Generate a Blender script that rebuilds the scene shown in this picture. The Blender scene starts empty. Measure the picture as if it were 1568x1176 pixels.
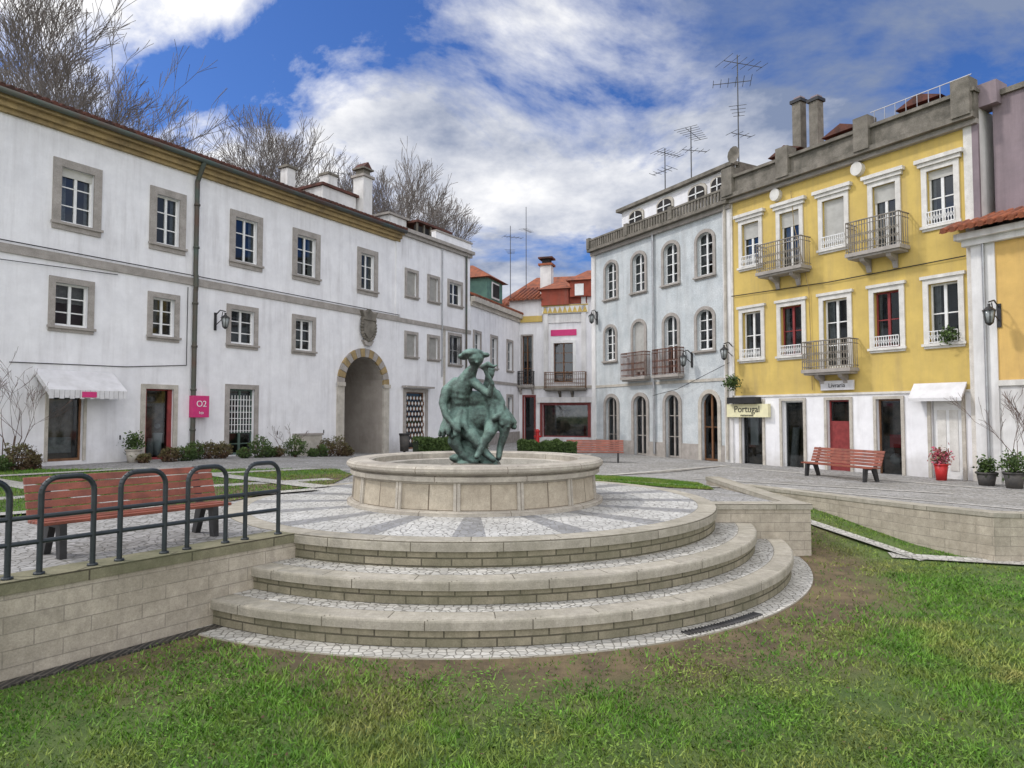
import bpy, bmesh, math, random
import numpy as np
from mathutils import Vector, Matrix
from mathutils.geometry import delaunay_2d_cdt
random.seed(7); np.random.seed(7)
R=random.random
def U(a,b): return a+(b-a)*R()
scene=bpy.context.scene
COL=scene.collection

# ------------------------------------------------------------------ materials
def nt(name):
    m=bpy.data.materials.new(name); m.use_nodes=True
    t=m.node_tree; b=t.nodes['Principled BSDF']
    return m,t,b
def N(t,typ,**k):
    n=t.nodes.new(typ)
    for a,v in k.items(): setattr(n,a,v)
    return n
def c4(c): return (c[0],c[1],c[2],1)
def ramp(t,src,p0,p1,c0=(0,0,0),c1=(1,1,1)):
    r=t.nodes.new('ShaderNodeValToRGB')
    e=r.color_ramp.elements
    e[0].position=p0; e[1].position=p1; e[0].color=c4(c0); e[1].color=c4(c1)
    t.links.new(src,r.inputs[0]); return r.outputs[0]
def mix(t,fac,a,b,mode='MIX'):
    n=t.nodes.new('ShaderNodeMix'); n.data_type='RGBA'; n.blend_type=mode
    for s,v in ((0,fac),(6,a),(7,b)):
        if hasattr(v,'is_output'): t.links.new(v,n.inputs[s])
        elif s==0: n.inputs[0].default_value=v
        else: n.inputs[s].default_value=c4(v)
    return n.outputs[2]
def noise(t,vec,scale,detail=5,rough=.6,mapscale=None,dist=0):
    if mapscale:
        mp=N(t,'ShaderNodeMapping'); mp.inputs['Scale'].default_value=mapscale
        t.links.new(vec,mp.inputs[0]); vec=mp.outputs[0]
    n=N(t,'ShaderNodeTexNoise'); n.inputs['Scale'].default_value=scale
    n.inputs['Detail'].default_value=detail; n.inputs['Roughness'].default_value=rough; n.inputs['Distortion'].default_value=dist
    t.links.new(vec,n.inputs['Vector']); return n.outputs['Fac']
def math_(t,op,a,b=0,c=0):
    n=N(t,'ShaderNodeMath',operation=op)
    for i,v in enumerate((a,b,c)):
        if hasattr(v,'is_output'): t.links.new(v,n.inputs[i])
        else: n.inputs[i].default_value=v
    return n.outputs[0]
def bump(t,b,h,strength,dist=.02):
    n=N(t,'ShaderNodeBump'); n.inputs['Strength'].default_value=strength; n.inputs['Distance'].default_value=dist
    t.links.new(h,n.inputs['Height']); t.links.new(n.outputs[0],b.inputs['Normal'])
def M(name,c1,c2=None,scale=2.0,rough=.85,bmp=0,bscale=40,streak=0,streakc=(.25,.23,.2),metal=0,spec=.3,fine=0,base=None):
    m,t,b=nt(name)
    tc=N(t,'ShaderNodeTexCoord').outputs['Object']
    if c2 is None: c2=tuple(x*.8 for x in c1)
    col=mix(t,ramp(t,noise(t,tc,scale,7),.35,.68),c1,c2)
    if fine:
        col=mix(t,fine,col,ramp(t,noise(t,tc,scale*14,5),.3,.75,(1.15,1.15,1.15),(.45,.45,.45)),'MULTIPLY')
    if streak:
        s=noise(t,tc,1.0,7,.68,(3.4,3.4,.30))
        l=noise(t,tc,.4,5)
        col=mix(t,math_(t,'MULTIPLY',math_(t,'MULTIPLY',ramp(t,s,.46,.74),ramp(t,l,.33,.62)),streak),col,streakc)
        col=mix(t,.35,col,ramp(t,noise(t,tc,3.1,8,.72),.35,.72,(1.04,1.04,1.04),(.72,.71,.70)),'MULTIPLY')
    if base:
        sx=N(t,'ShaderNodeSeparateXYZ'); t.links.new(tc,sx.inputs[0])
        h=math_(t,'MULTIPLY_ADD',noise(t,tc,1.8,6),1.4,sx.outputs[2])
        col=mix(t,ramp(t,h,.35,1.25,(base[0],)*3,(0,0,0)),col,base[1])
    t.links.new(col,b.inputs['Base Color'])
    b.inputs['Roughness'].default_value=rough; b.inputs['Metallic'].default_value=metal
    b.inputs['Specular IOR Level'].default_value=spec
    if bmp: bump(t,b,noise(t,tc,bscale,6,.7),bmp)
    return m
def MBrick(name,c1,c2,mortar,w,h,msize=.012,rough=.9,bmp=.5,stain=.4,stainc=(.12,.10,.06),offset=.5,streak=0):
    m,t,b=nt(name)
    tcn=N(t,'ShaderNodeTexCoord'); uv=tcn.outputs['UV']; tc=tcn.outputs['Object']
    br=N(t,'ShaderNodeTexBrick'); br.offset=offset
    br.inputs['Color1'].default_value=c4(c1); br.inputs['Color2'].default_value=c4(c2); br.inputs['Mortar'].default_value=c4(mortar)
    br.inputs['Scale'].default_value=1; br.inputs['Mortar Size'].default_value=msize; br.inputs['Mortar Smooth'].default_value=.3
    br.inputs['Brick Width'].default_value=w; br.inputs['Row Height'].default_value=h
    t.links.new(uv,br.inputs['Vector'])
    col=mix(t,.7,br.outputs['Color'],ramp(t,noise(t,tc,9,7,.7),.25,.75,(1.18,1.15,1.08),(.5,.48,.44)),'MULTIPLY')
    col=mix(t,ramp(t,noise(t,tc,1.3,8,.72),.42,.70,(0,0,0),(stain,)*3),col,stainc)
    if streak:
        sk=noise(t,uv,1.0,6,.65,(9,1.2,1))
        col=mix(t,ramp(t,sk,.5,.72,(0,0,0),(streak,)*3),col,stainc)
    col=mix(t,.5,col,ramp(t,noise(t,tc,70,3,.8),.35,.7,(1.1,1.1,1.1),(.6,.6,.58)),'MULTIPLY')
    t.links.new(col,b.inputs['Base Color']); b.inputs['Roughness'].default_value=rough; b.inputs['Specular IOR Level'].default_value=.2
    bump(t,b,math_(t,'MULTIPLY_ADD',noise(t,tc,45,5),.6,math_(t,'SUBTRACT',1,br.outputs['Fac'])),bmp,.012)
    return m
def MCobble(name,ca,cb,joint,scale=11,rough=.85,radial=None,stain=.35,jw=.09):
    m,t,b=nt(name)
    tc=N(t,'ShaderNodeTexCoord').outputs['Object']
    wn=N(t,'ShaderNodeTexVoronoi'); wn.inputs['Scale'].default_value=scale; wn.inputs['Randomness'].default_value=.75
    t.links.new(tc,wn.inputs['Vector'])
    ed=N(t,'ShaderNodeTexVoronoi',feature='DISTANCE_TO_EDGE'); ed.inputs['Scale'].default_value=scale; ed.inputs['Randomness'].default_value=.75
    t.links.new(tc,ed.inputs['Vector'])
    bw=N(t,'ShaderNodeRGBToBW'); t.links.new(wn.outputs['Color'],bw.inputs[0])
    col=mix(t,bw.outputs[0],ca,cb)
    if radial:
        n,frac,dc1,dc2=radial
        sx=N(t,'ShaderNodeSeparateXYZ'); t.links.new(tc,sx.inputs[0])
        at=math_(t,'ARCTAN2',sx.outputs[1],sx.outputs[0])
        fr=math_(t,'FRACT',math_(t,'MULTIPLY_ADD',at,n/(2*math.pi),.32))
        col=mix(t,math_(t,'LESS_THAN',fr,frac),col,mix(t,bw.outputs[0],dc1,dc2))
    e=ramp(t,ed.outputs['Distance'],.0,jw)
    col=mix(t,e,joint,col)
    col=mix(t,ramp(t,noise(t,tc,.8,8,.72),.38,.72,(0,0,0),(stain,)*3),col,(.15,.14,.115))
    t.links.new(col,b.inputs['Base Color']); b.inputs['Roughness'].default_value=rough; b.inputs['Specular IOR Level'].default_value=.25
    bump(t,b,e,.6,.012)
    return m
def MGlass(name,tint=(.5,.55,.57)):
    m,t,b=nt(name); t.nodes.remove(b)
    out=t.nodes['Material Output']
    tr=N(t,'ShaderNodeBsdfTransparent'); tr.inputs[0].default_value=c4(tint)
    gl=N(t,'ShaderNodeBsdfGlossy'); gl.inputs['Roughness'].default_value=.03; gl.inputs['Color'].default_value=(.9,.95,1,1)
    fr=N(t,'ShaderNodeFresnel'); fr.inputs['IOR'].default_value=1.5
    mx=N(t,'ShaderNodeMixShader'); t.links.new(math_(t,'ADD',fr.outputs[0],.03),mx.inputs[0]); t.links.new(tr.outputs[0],mx.inputs[1]); t.links.new(gl.outputs[0],mx.inputs[2])
    t.links.new(mx.outputs[0],out.inputs[0]); return m
m_white=M('plaster_white',(.82,.815,.83),(.73,.725,.745),1.2,.9,.15,25,.6,(.42,.40,.40),base=(.55,(.40,.38,.35)))
m_white2=M('plaster_white_aged',(.74,.73,.72),(.60,.59,.58),1.5,.9,.2,20,.8,(.32,.30,.28),base=(.5,(.36,.35,.32)))
m_tile=M('tile_facade_pale',(.62,.65,.66),(.46,.50,.52),1.6,.55,.15,30,.85,(.30,.30,.30),base=(.6,(.3,.3,.3)),fine=.55)
m_yel=M('plaster_yellow',(.62,.455,.135),(.52,.38,.12),1.2,.9,.15,25,.75,(.33,.25,.13))
m_org=M('plaster_orange',(.68,.45,.15),(.58,.38,.13),1.4,.9,.15,25,.6,(.34,.22,.11))
m_mauve=M('plaster_mauve',(.27,.215,.235),(.19,.155,.17),.8,.9,.2,20,.7,(.10,.085,.09))
m_stone=M('limestone_trim',(.42,.385,.355),(.30,.275,.25),4,.85,.3,50,.4,fine=.55)
m_stoneL=M('limestone_light',(.58,.54,.475),(.42,.385,.33),4,.85,.3,50,.5,fine=.5)
m_stonedark=M('limestone_weathered',(.25,.225,.19),(.12,.11,.09),3,.9,.5,40,.5,(.05,.05,.045),fine=.6)
m_archw=M('arch_passage_wall',(.42,.38,.34),(.30,.27,.24),1.3,.9,.2,20,.6,(.18,.15,.12))
m_ochre=M('cornice_ochre',(.42,.31,.15),(.26,.19,.10),2,.9,.2,40,.7,(.12,.10,.07),fine=.4)
m_trimw=M('trim_white',(.74,.72,.68),(.61,.59,.55),5,.8,.1,50,.5,fine=.35)
m_frame=M('window_paint_white',(.76,.76,.75),(.66,.66,.65),8,.5)
m_frame_g=M('window_paint_green',(.10,.15,.12),(.06,.09,.08),8,.5)
m_frame_r=M('window_paint_red',(.26,.045,.045),(.17,.03,.03),8,.5)
m_frame_b=M('wood_brown',(.20,.10,.05),(.12,.06,.03),8,.6)
m_shut=M('roller_shutter',(.60,.59,.56),(.50,.49,.46),6,.6)
m_blind=M('closed_shutter_grey',(.42,.41,.39),(.34,.33,.31),6,.7)
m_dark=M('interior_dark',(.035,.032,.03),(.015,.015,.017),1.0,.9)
m_int=M('shop_interior',(.30,.22,.15),(.03,.03,.03),3.2,.9,fine=.5)
m_curt=M('curtain_cloth',(.45,.44,.41),(.28,.27,.26),12,.95)
m_glass=MGlass('glass_pane')
m_iron=M('wrought_iron',(.05,.05,.052),(.03,.028,.028),8,.5,metal=.3)
m_ironw=M('balcony_iron_pale',(.26,.235,.20),(.14,.12,.10),8,.6)
m_rust=M('iron_rusty',(.16,.07,.045),(.08,.04,.03),8,.7)
m_railing=M('railing_paint_dark',(.022,.030,.036),(.012,.017,.02),10,.4,spec=.5)
m_pipe=M('drainpipe_green',(.07,.10,.085),(.10,.06,.045),1.2,.6)
m_rooft=M('roof_tiles_terracotta',(.34,.11,.055),(.14,.06,.045),3,.9,.3,30,fine=.6)
m_rooftd=M('roof_tiles_dark',(.15,.06,.045),(.06,.035,.03),3,.9,.3,30,fine=.6)
m_brick=M('brick_red_plaster',(.34,.08,.05),(.23,.06,.04),3,.9,.2,30,.4)
m_green=M('dormer_green',(.12,.24,.19),(.08,.16,.14),3,.7)
m_pink=M('sign_magenta',(.58,.04,.18),(.50,.035,.15),6,.5)
m_cream=M('sign_cream',(.74,.70,.45),(.65,.61,.40),5,.6)
m_black=M('sign_black',(.02,.02,.022),(.03,.03,.03),5,.5)
m_wood=M('bench_wood_red',(.30,.085,.05),(.17,.05,.03),6,.5,.2,60,spec=.5,fine=.6)
m_redpaint=M('red_paint',(.50,.03,.03),(.38,.02,.02),8,.45)
m_maroon=M('shop_fascia_maroon',(.23,.05,.045),(.15,.035,.03),3,.5)  # maroon is the shop trim's own colour, no emission
m_potd=M('dark_pot',(.05,.05,.05),(.09,.08,.07),6,.7)
m_bark=M('bark_bare',(.20,.175,.16),(.12,.105,.095),.6,.95)
m_twig=M('twig_brown',(.13,.08,.06),(.08,.05,.04),3,.95)
m_water=M('basin_water',(.05,.08,.07),(.04,.06,.05),2,.05,.1,6,spec=.6)
m_alum=M('aluminium',(.4,.41,.42),(.3,.3,.31),6,.4,metal=.6)
m_ant=M('antenna_metal',(.09,.09,.095),(.06,.06,.06),6,.5)
m_lamp_glass=M('lamp_glass',(.30,.32,.32),(.2,.22,.22),6,.15,spec=.6)
m_awn=M('awning_canvas',(.66,.65,.66),(.54,.53,.53),4,.8)
m_block=MBrick('retaining_wall_stone',(.52,.47,.40),(.43,.39,.33),(.33,.30,.26),.42,.13,.005,stain=.6,stainc=(.24,.21,.16),bmp=.5,streak=.35)
m_blockedge=MBrick('coping_mossy',(.30,.28,.20),(.23,.22,.15),(.09,.08,.06),.9,.5,.008,stain=.8,stainc=(.11,.115,.065))
m_step=MBrick('step_riser_stone',(.36,.325,.25),(.25,.23,.17),(.10,.09,.07),.31,.082,.008,stain=.8,stainc=(.13,.125,.08),bmp=.8,streak=.5)
m_cope=MBrick('step_coping_stone',(.47,.44,.385),(.39,.365,.32),(.14,.125,.10),.95,2.0,.006,stain=.7,stainc=(.22,.205,.155),bmp=.6,streak=.35)
m_basin=MBrick('basin_panel_stone',(.52,.465,.385),(.46,.41,.335),(.16,.13,.10),.81,3.0,.010,stain=.7,stainc=(.28,.235,.18),bmp=.4,offset=0,streak=.45)
m_rim=MBrick('basin_rim_stone',(.54,.505,.45),(.48,.45,.40),(.18,.15,.12),1.2,3.0,.006,stain=.85,stainc=(.25,.22,.19),bmp=.5,offset=0,streak=.35)
m_tread=MCobble('tread_cobble',(.60,.58,.53),(.38,.365,.33),(.13,.12,.10),13,stain=.55)
m_plat=MCobble('calcada_radial',(.60,.59,.56),(.44,.43,.41),(.20,.195,.18),12,radial=(17,.30,(.33,.33,.335),(.20,.20,.205)),stain=.5)
m_pave=MCobble('calcada_pavement',(.44,.43,.42),(.26,.255,.25),(.12,.115,.105),11,stain=.65)
m_path=MCobble('path_limestone',(.58,.56,.51),(.40,.385,.35),(.17,.16,.14),13,stain=.55)
m_band=M('paving_band_stone',(.56,.54,.50),(.40,.38,.35),3,.9,.3,40,fine=.5)
m_grille=MBrick('drain_grille',(.035,.035,.035),(.05,.05,.05),(.12,.11,.10),.05,.6,.010,stain=.3,offset=0)

# ------------------------------------------------------------------ mesh builder
class MB:
    def __init__(s): s.v=[];s.f=[];s.m=[];s.uv=[];s.mats=[];s.smooth=[]
    def mi(s,mat):
        if mat not in s.mats: s.mats.append(mat)
        return s.mats.index(mat)
    def face(s,pts,mat,uv=None,smooth=False):
        i=len(s.v); s.v+= [tuple(p) for p in pts]; s.f.append(tuple(range(i,i+len(pts)))); s.m.append(s.mi(mat)); s.smooth.append(smooth)
        if uv is None:
            a=Vector(pts[0])
            e1=Vector(pts[1])-a;e2=Vector(pts[2])-a;n=e1.cross(e2)
            if n.length<1e-12: n=Vector((0,0,1))
            n.normalize()
            if abs(n.z)>.7: uv=[(p[0],p[1]) for p in pts]
            else:
                h=Vector((-n.y,n.x,0)); h.normalize()
                uv=[(h.x*p[0]+h.y*p[1],p[2]) for p in pts]
        s.uv+=uv
    def box(s,x0,x1,y0,y1,z0,z1,mat):
        p=[(x0,y0,z0),(x1,y0,z0),(x1,y1,z0),(x0,y1,z0),(x0,y0,z1),(x1,y0,z1),(x1,y1,z1),(x0,y1,z1)]
        for q in ((0,1,5,4),(1,2,6,5),(2,3,7,6),(3,0,4,7),(4,5,6,7),(3,2,1,0)): s.face([p[k] for k in q],mat)
    def hexa(s,b,t,mat):
        p=list(b)+list(t)
        for q in ((0,1,5,4),(1,2,6,5),(2,3,7,6),(3,0,4,7),(4,5,6,7),(3,2,1,0)): s.face([p[k] for k in q],mat)
    def prism(s,poly,y0,y1,mat):
        n=len(poly)
        s.face([(x,y0,z) for x,z in poly],mat); s.face([(x,y1,z) for x,z in reversed(poly)],mat)
        for i in range(n):
            a=poly[i];b=poly[(i+1)%n]
            s.face([(a[0],y0,a[1]),(a[0],y1,a[1]),(b[0],y1,b[1]),(b[0],y0,b[1])],mat)
    def extr(s,poly,x0,x1,mat):
        n=len(poly)
        s.face([(x0,y,z) for y,z in poly],mat); s.face([(x1,y,z) for y,z in reversed(poly)],mat)
        for i in range(n):
            a=poly[i];b=poly[(i+1)%n]
            s.face([(x0,a[0],a[1]),(x1,a[0],a[1]),(x1,b[0],b[1]),(x0,b[0],b[1])],mat)
    def tube(s,p0,p1,r0,r1,mat,n=6,caps=False):
        p0=Vector(p0);p1=Vector(p1);d=(p1-p0)
        if d.length<1e-6:return
        d.normalize(); a=Vector((0,0,1)) if abs(d.z)<.9 else Vector((1,0,0))
        e=d.cross(a).normalized(); g=d.cross(e)
        A=[];B=[]
        for i in range(n):
            w=2*math.pi*i/n; q=e*math.cos(w)+g*math.sin(w)
            A.append(p0+q*r0);B.append(p1+q*r1)
        for i in range(n):
            j=(i+1)%n; s.face([A[i],B[i],B[j],A[j]],mat,smooth=n>5)
        if caps: s.face(A,mat); s.face(B[::-1],mat)
    def path(s,pts,r,mat,n=6):
        for a,b in zip(pts[:-1],pts[1:]): s.tube(a,b,r,r,mat,n)
    def ball(s,c,r,mat,sx=1,sy=1,sz=1,n=10,k=6):
        P=[[ (c[0]+r*sx*math.sin(math.pi*i/k)*math.cos(2*math.pi*j/n), c[1]+r*sy*math.sin(math.pi*i/k)*math.sin(2*math.pi*j/n), c[2]+r*sz*math.cos(math.pi*i/k)) for j in range(n)] for i in range(k+1)]
        for i in range(k):
            for j in range(n):
                l=(j+1)%n
                if i==0: q=[P[0][0],P[1][j],P[1][l]]
                elif i==k-1: q=[P[i][j],P[k][0],P[i][l]]
                else: q=[P[i][j],P[i+1][j],P[i+1][l],P[i][l]]
                s.face(q,mat,smooth=True)
    def lathe(s,prof,mats,cx=0,cy=0,n=96):
        for k in range(len(prof)-1):
            (r0,z0),(r1,z1)=prof[k],prof[k+1]
            mt=mats[k] if isinstance(mats,list) else mats
            rr=max(r0,r1); v0=0;v1=math.hypot(r1-r0,z1-z0)
            if abs(r1-r0)<.02: v0,v1=z0,z1
            for i in range(n):
                a=2*math.pi*i/n;b=2*math.pi*(i+1)/n
                pts=[(cx+r0*math.cos(a),cy+r0*math.sin(a),z0),(cx+r0*math.cos(b),cy+r0*math.sin(b),z0),(cx+r1*math.cos(b),cy+r1*math.sin(b),z1),(cx+r1*math.cos(a),cy+r1*math.sin(a),z1)]
                if r0<1e-6: pts=[pts[0],pts[2],pts[3]]; uv=[(a*rr,v0),(b*rr,v1),(a*rr,v1)]
                elif r1<1e-6: pts=pts[:3]; uv=[(a*rr,v0),(b*rr,v0),(b*rr,v1)]
                else: uv=[(a*rr,v0),(b*rr,v0),(b*rr,v1),(a*rr,v1)]
                s.face(pts,mt,uv=uv)
    def obj(s,name,parent=None,loc=None,rot=0,bevel=0):
        me=bpy.data.meshes.new(name); me.from_pydata(s.v,[],s.f)
        for m in s.mats: me.materials.append(m)
        me.polygons.foreach_set('material_index',s.m); me.polygons.foreach_set('use_smooth',s.smooth)
        uvl=me.uv_layers.new(name='UVMap'); uvl.data.foreach_set('uv',[c for p in s.uv for c in p])
        if any(s.smooth) or bevel:
            bm=bmesh.new(); bm.from_mesh(me); bmesh.ops.remove_doubles(bm,verts=bm.verts,dist=.0004)
            bmesh.ops.recalc_face_normals(bm,faces=bm.faces); bm.to_mesh(me); bm.free()
        me.update()
        o=bpy.data.objects.new(name,me); COL.objects.link(o)
        if parent: o.parent=parent
        if loc: o.location=loc
        if rot: o.rotation_euler=(0,0,rot)
        if bevel:
            b=o.modifiers.new('bevel','BEVEL'); b.width=bevel; b.segments=2; b.limit_method='ANGLE'
        return o
def empty(name,loc=(0,0,0),rot=0):
    e=bpy.data.objects.new(name,None); COL.objects.link(e); e.location=loc; e.rotation_euler=(0,0,rot); e.empty_display_size=.3; return e
def text(s,size,mat,parent,loc,rot=(math.pi/2,0,0),name='lettering',ext=.004):
    c=bpy.data.curves.new(name,'FONT'); c.body=s; c.size=size; c.extrude=ext; c.align_x='CENTER'; c.align_y='CENTER'; c.materials.append(mat)
    o=bpy.data.objects.new(name,c); COL.objects.link(o); o.parent=parent; o.location=loc; o.rotation_euler=rot; return o

# ------------------------------------------------------------------ building helper
class Bld:
    def __init__(s,name,P0,d):
        l=math.hypot(*d); s.d=(d[0]/l,d[1]/l); s.P0=P0
        s.e=empty(name,(P0[0],P0[1],0),math.atan2(s.d[1],s.d[0])); s.op=[]
        s.W=MB();s.T=MB();s.F=MB();s.G=MB();s.I=MB();s.Rf=MB()
    def surround(s,u0,u1,z0,z1,sw,mat,arch=0,sill=True,p=.045,foot=True):
        T=s.T; i0,i1=u0+sw,u1-sw
        zb=z0+ (sw if foot else 0)
        if arch<=0:
            T.box(u0,i0,-p,.003,z0,z1,mat);T.box(i1,u1,-p,.003,z0,z1,mat)
            T.box(i0,i1,-p,.003,z1-sw,z1,mat)
        else:
            zs=z1-sw-arch
            T.box(u0,i0,-p,.003,z0,zs,mat);T.box(i1,u1,-p,.003,z0,zs,mat)
            c=(u0+u1)/2;a=(i1-i0)/2;K=14
            for k in range(K):
                t0=math.pi*k/K;t1=math.pi*(k+1)/K
                q=lambda t,e:(c-(a+e)*math.cos(t),zs+(arch+e)*math.sin(t))
                T.prism([q(t0,0),q(t1,0),q(t1,sw),q(t0,sw)],-p,.003,mat)
        if foot:
            T.box(i0,i1,-p,.003,z0,zb,mat)
        if sill and foot: T.box(u0-.04,u1+.04,-p-.05,-p+.0,zb-.07,zb-.005,mat)
        return i0,i1,zb,z1-sw
    def win(s,u0,u1,z0,z1,sw=.13,mat=None,arch=0,rows=3,fm=None,curt=None,sill=True,foot=True,shut=0,dep=.13,mull=True,shop=False,sm=None):
        mat=mat or m_stone; fm=fm or m_frame; sm=sm or m_shut
        i0,i1,zb,zt=s.surround(u0,u1,z0,z1,sw,mat,arch,sill,foot=foot)
        s.op.append((i0,i1,zb,zt,arch)); F=s.F
        b=.045; y0,y1=dep-.02,dep+.03
        F.box(i0,i0+b,y0,y1,zb,zt,fm);F.box(i1-b,i1,y0,y1,zb,zt,fm)
        F.box(i0+b,i1-b,y0,y1,zb,zb+b*1.5,fm);F.box(i0+b,i1-b,y0,y1,zt-b,zt,fm)
        c=(i0+i1)/2; a,bb=i0+b,i1-b
        if mull:
            F.box(c-.035,c+.035,y0-.01,y1,zb+b*1.5,zt-b,fm)
            for k in range(1,rows):
                z=zb+(zt-zb)*k/rows
                F.box(a,c-.035,y0+.01,y1-.005,z-.015,z+.015,fm);F.box(c+.035,bb,y0+.01,y1-.005,z-.015,z+.015,fm)
        s.G.face([(i0,dep+.005,zb),(i1,dep+.005,zb),(i1,dep+.005,zt),(i0,dep+.005,zt)],m_glass)
        if curt is None: curt=random.choice([0,1,2,2])
        if curt and not shop:
            yc=dep+.09
            if curt==1: rng=[(i0,i0+(i1-i0)*U(.15,.3)),(i1-(i1-i0)*U(.15,.3),i1)];zz=zb
            else: rng=[(i0,i1)]; zz=zb+(zt-zb)*U(.3,.75)
            for p,q in rng:
                K=8
                for k in range(K):
                    xa=p+(q-p)*k/K; xb=p+(q-p)*(k+1)/K
                    ya=yc+(.02 if k%2 else 0); yb=yc+(0 if k%2 else .02)
                    s.F.face([(xa,ya,zz),(xb,yb,zz),(xb,yb,zt),(xa,ya,zt)],m_curt)
        if shut:
            zz=zt-(zt-zb)*shut; K=max(3,int((zt-zz)/.06))
            for k in range(K):
                a0=zz+(zt-zz)*k/K;a1=zz+(zt-zz)*(k+1)/K
                s.F.face([(i0,dep-.04,a0),(i1,dep-.04,a0),(i1,dep-.06,a1),(i0,dep-.06,a1)],sm)
        return i0,i1,zb,zt
    def wall(s,u0,u1,z0,z1,bands,rev=.14):
        W=s.W
        us={u0,u1};zs={z0,z1}
        for o in s.op:
            us|={min(max(o[0],u0),u1),min(max(o[1],u0),u1)}; zs|={min(max(o[2],z0),z1),min(max(o[3],z0),z1)}
        for b in bands: 
            if z0<b[0]<z1: zs.add(b[0])
        us=sorted(us);zs=sorted(zs)
        def bm(z):
            m=bands[0][1]
            for b in bands:
                if z>=b[0]: m=b[1]
            return m
        for i in range(len(us)-1):
            for j in range(len(zs)-1):
                if us[i+1]-us[i]<1e-5 or zs[j+1]-zs[j]<1e-5: continue
                c=(us[i]+us[i+1])/2;d=(zs[j]+zs[j+1])/2
                if any(o[0]<c<o[1] and o[2]<d<o[3] for o in s.op): continue
                W.face([(us[i],0,zs[j]),(us[i+1],0,zs[j]),(us[i+1],0,zs[j+1]),(us[i],0,zs[j+1])],bm(d))
        for o in s.op:
            a,b,c,d,ar=o[:5]; rv=o[5] if len(o)>5 else rev; m=o[6] if len(o)>6 else bm((c+d)/2)
            if a<u0-.01 or b>u1+.01: continue
            W.face([(a,0,c),(a,rv,c),(a,rv,d),(a,0,d)],m);W.face([(b,rv,c),(b,0,c),(b,0,d),(b,rv,d)],m)
            W.face([(a,0,c),(b,0,c),(b,rv,c),(a,rv,c)],m)
            if ar<=0: W.face([(a,rv,d),(b,rv,d),(b,0,d),(a,0,d)],m)
            else:
                K=14;zs_=d-ar;cc=(a+b)/2;w=(b-a)/2
                P=[(cc-w*math.cos(math.pi*k/K),zs_+ar*math.sin(math.pi*k/K)) for k in range(K+1)]
                for k in range(K):
                    p,q=P[k],P[k+1]
                    W.face([(p[0],0,p[1]),(q[0],0,q[1]),(q[0],0,d),(p[0],0,d)],bm((c+d)/2))
                    W.face([(p[0],rv,p[1]),(q[0],rv,q[1]),(q[0],0,q[1]),(p[0],0,p[1])],m)
                    if rv<.3: W.face([(p[0],rv-.02,p[1]),(q[0],rv-.02,q[1]),(q[0],rv-.02,d),(p[0],rv-.02,d)],m)
    def body(s,u0,u1,z0,z1,dep,mat,y0=0,roof=None):
        W=s.W
        W.face([(u0,dep,z0),(u0,y0,z0),(u0,y0,z1),(u0,dep,z1)],mat)
        W.face([(u1,y0,z0),(u1,dep,z0),(u1,dep,z1),(u1,y0,z1)],mat)
        W.face([(u1,dep,z0),(u0,dep,z0),(u0,dep,z1),(u1,dep,z1)],mat)
        if roof: W.face([(u0,y0,z1),(u1,y0,z1),(u1,dep,z1),(u0,dep,z1)],roof)
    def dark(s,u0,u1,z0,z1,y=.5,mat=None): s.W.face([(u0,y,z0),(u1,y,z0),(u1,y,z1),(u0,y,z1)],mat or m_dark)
    def tiles(s,u0,u1,y0,z0,dy,dz,mat=None,step=.19):
        mat=mat or m_rooftd; K=int((u1-u0)/step)
        s.Rf.hexa([(u0,y0,z0-.03),(u1,y0,z0-.03),(u1,y0+dy,z0+dz-.03),(u0,y0+dy,z0+dz-.03)],[(u0,y0,z0),(u1,y0,z0),(u1,y0+dy,z0+dz),(u0,y0+dy,z0+dz)],mat)
        for k in range(K):
            u=u0+(k+.5)*(u1-u0)/K
            s.Rf.tube((u,y0-.03+U(-.015,.015),z0+.01),(u,y0+dy,z0+dz+.01),.075,.075,mat,6,True)
    def lamp(s,u,z,out=.42):
        I=s.I; 
        I.box(u-.04,u+.04,-.03,.002,z-.05,z+.5,m_iron)
        I.path([(u,-.02,z+.42),(u,-out*.5,z+.56),(u,-out,z+.5)],.018,m_iron)
        I.path([(u,-.02,z+.1),(u,-out*.6,z+.25),(u,-out*.75,z+.5)],.013,m_iron)
        y=-out; zt=z+.46
        I.tube((u,y,zt),(u,y,zt-.06),.03,.03,m_iron)
        I.tube((u,y,zt-.06),(u,y,zt-.16),.03,.15,m_iron,6)
        I.tube((u,y,zt-.16),(u,y,zt-.44),.125,.075,m_lamp_glass,6,True)
        for k in range(6):
            a=2*math.pi*k/6; I.tube((u+.13*math.cos(a),y+.13*math.sin(a),zt-.16),(u+.08*math.cos(a),y+.08*math.sin(a),zt-.44),.011,.011,m_iron,4)
        I.tube((u,y,zt-.44),(u,y,zt-.5),.085,.02,m_iron,6)
    def balcony(s,u0,u1,z,h=.8,out=.42,mat=None,slab=None,sp=.075,brk=True):
        mat=mat or m_iron; slab=slab or m_stone; T=s.T;I=s.I
        T.box(u0,u1,-out,-.048,z-.1,z,slab); T.box(u0+.05,u1-.05,-out+.06,-.048,z-.16,z-.1,slab)
        if brk:
            c=(u0+u1)/2
            for x in (c-.42,c+.3): T.extr([(-.048,z-.16),(-out+.12,z-.16),(-out+.16,z-.24),(-.13,z-.34),(-.06,z-.52),(-.048,z-.52)],x,x+.13,slab)
        for zz in (z+h,z+.07,z+h-.12):
            r=.02 if zz==z+h else .012
            I.tube((u0+.03,-out+.03,zz),(u1-.03,-out+.03,zz),r,r,mat,5)
            for x in (u0+.03,u1-.03): I.tube((x,-out+.03,zz),(x,-.03,zz),r,r,mat,5)
        K=int((u1-u0-.06)/sp)
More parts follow.
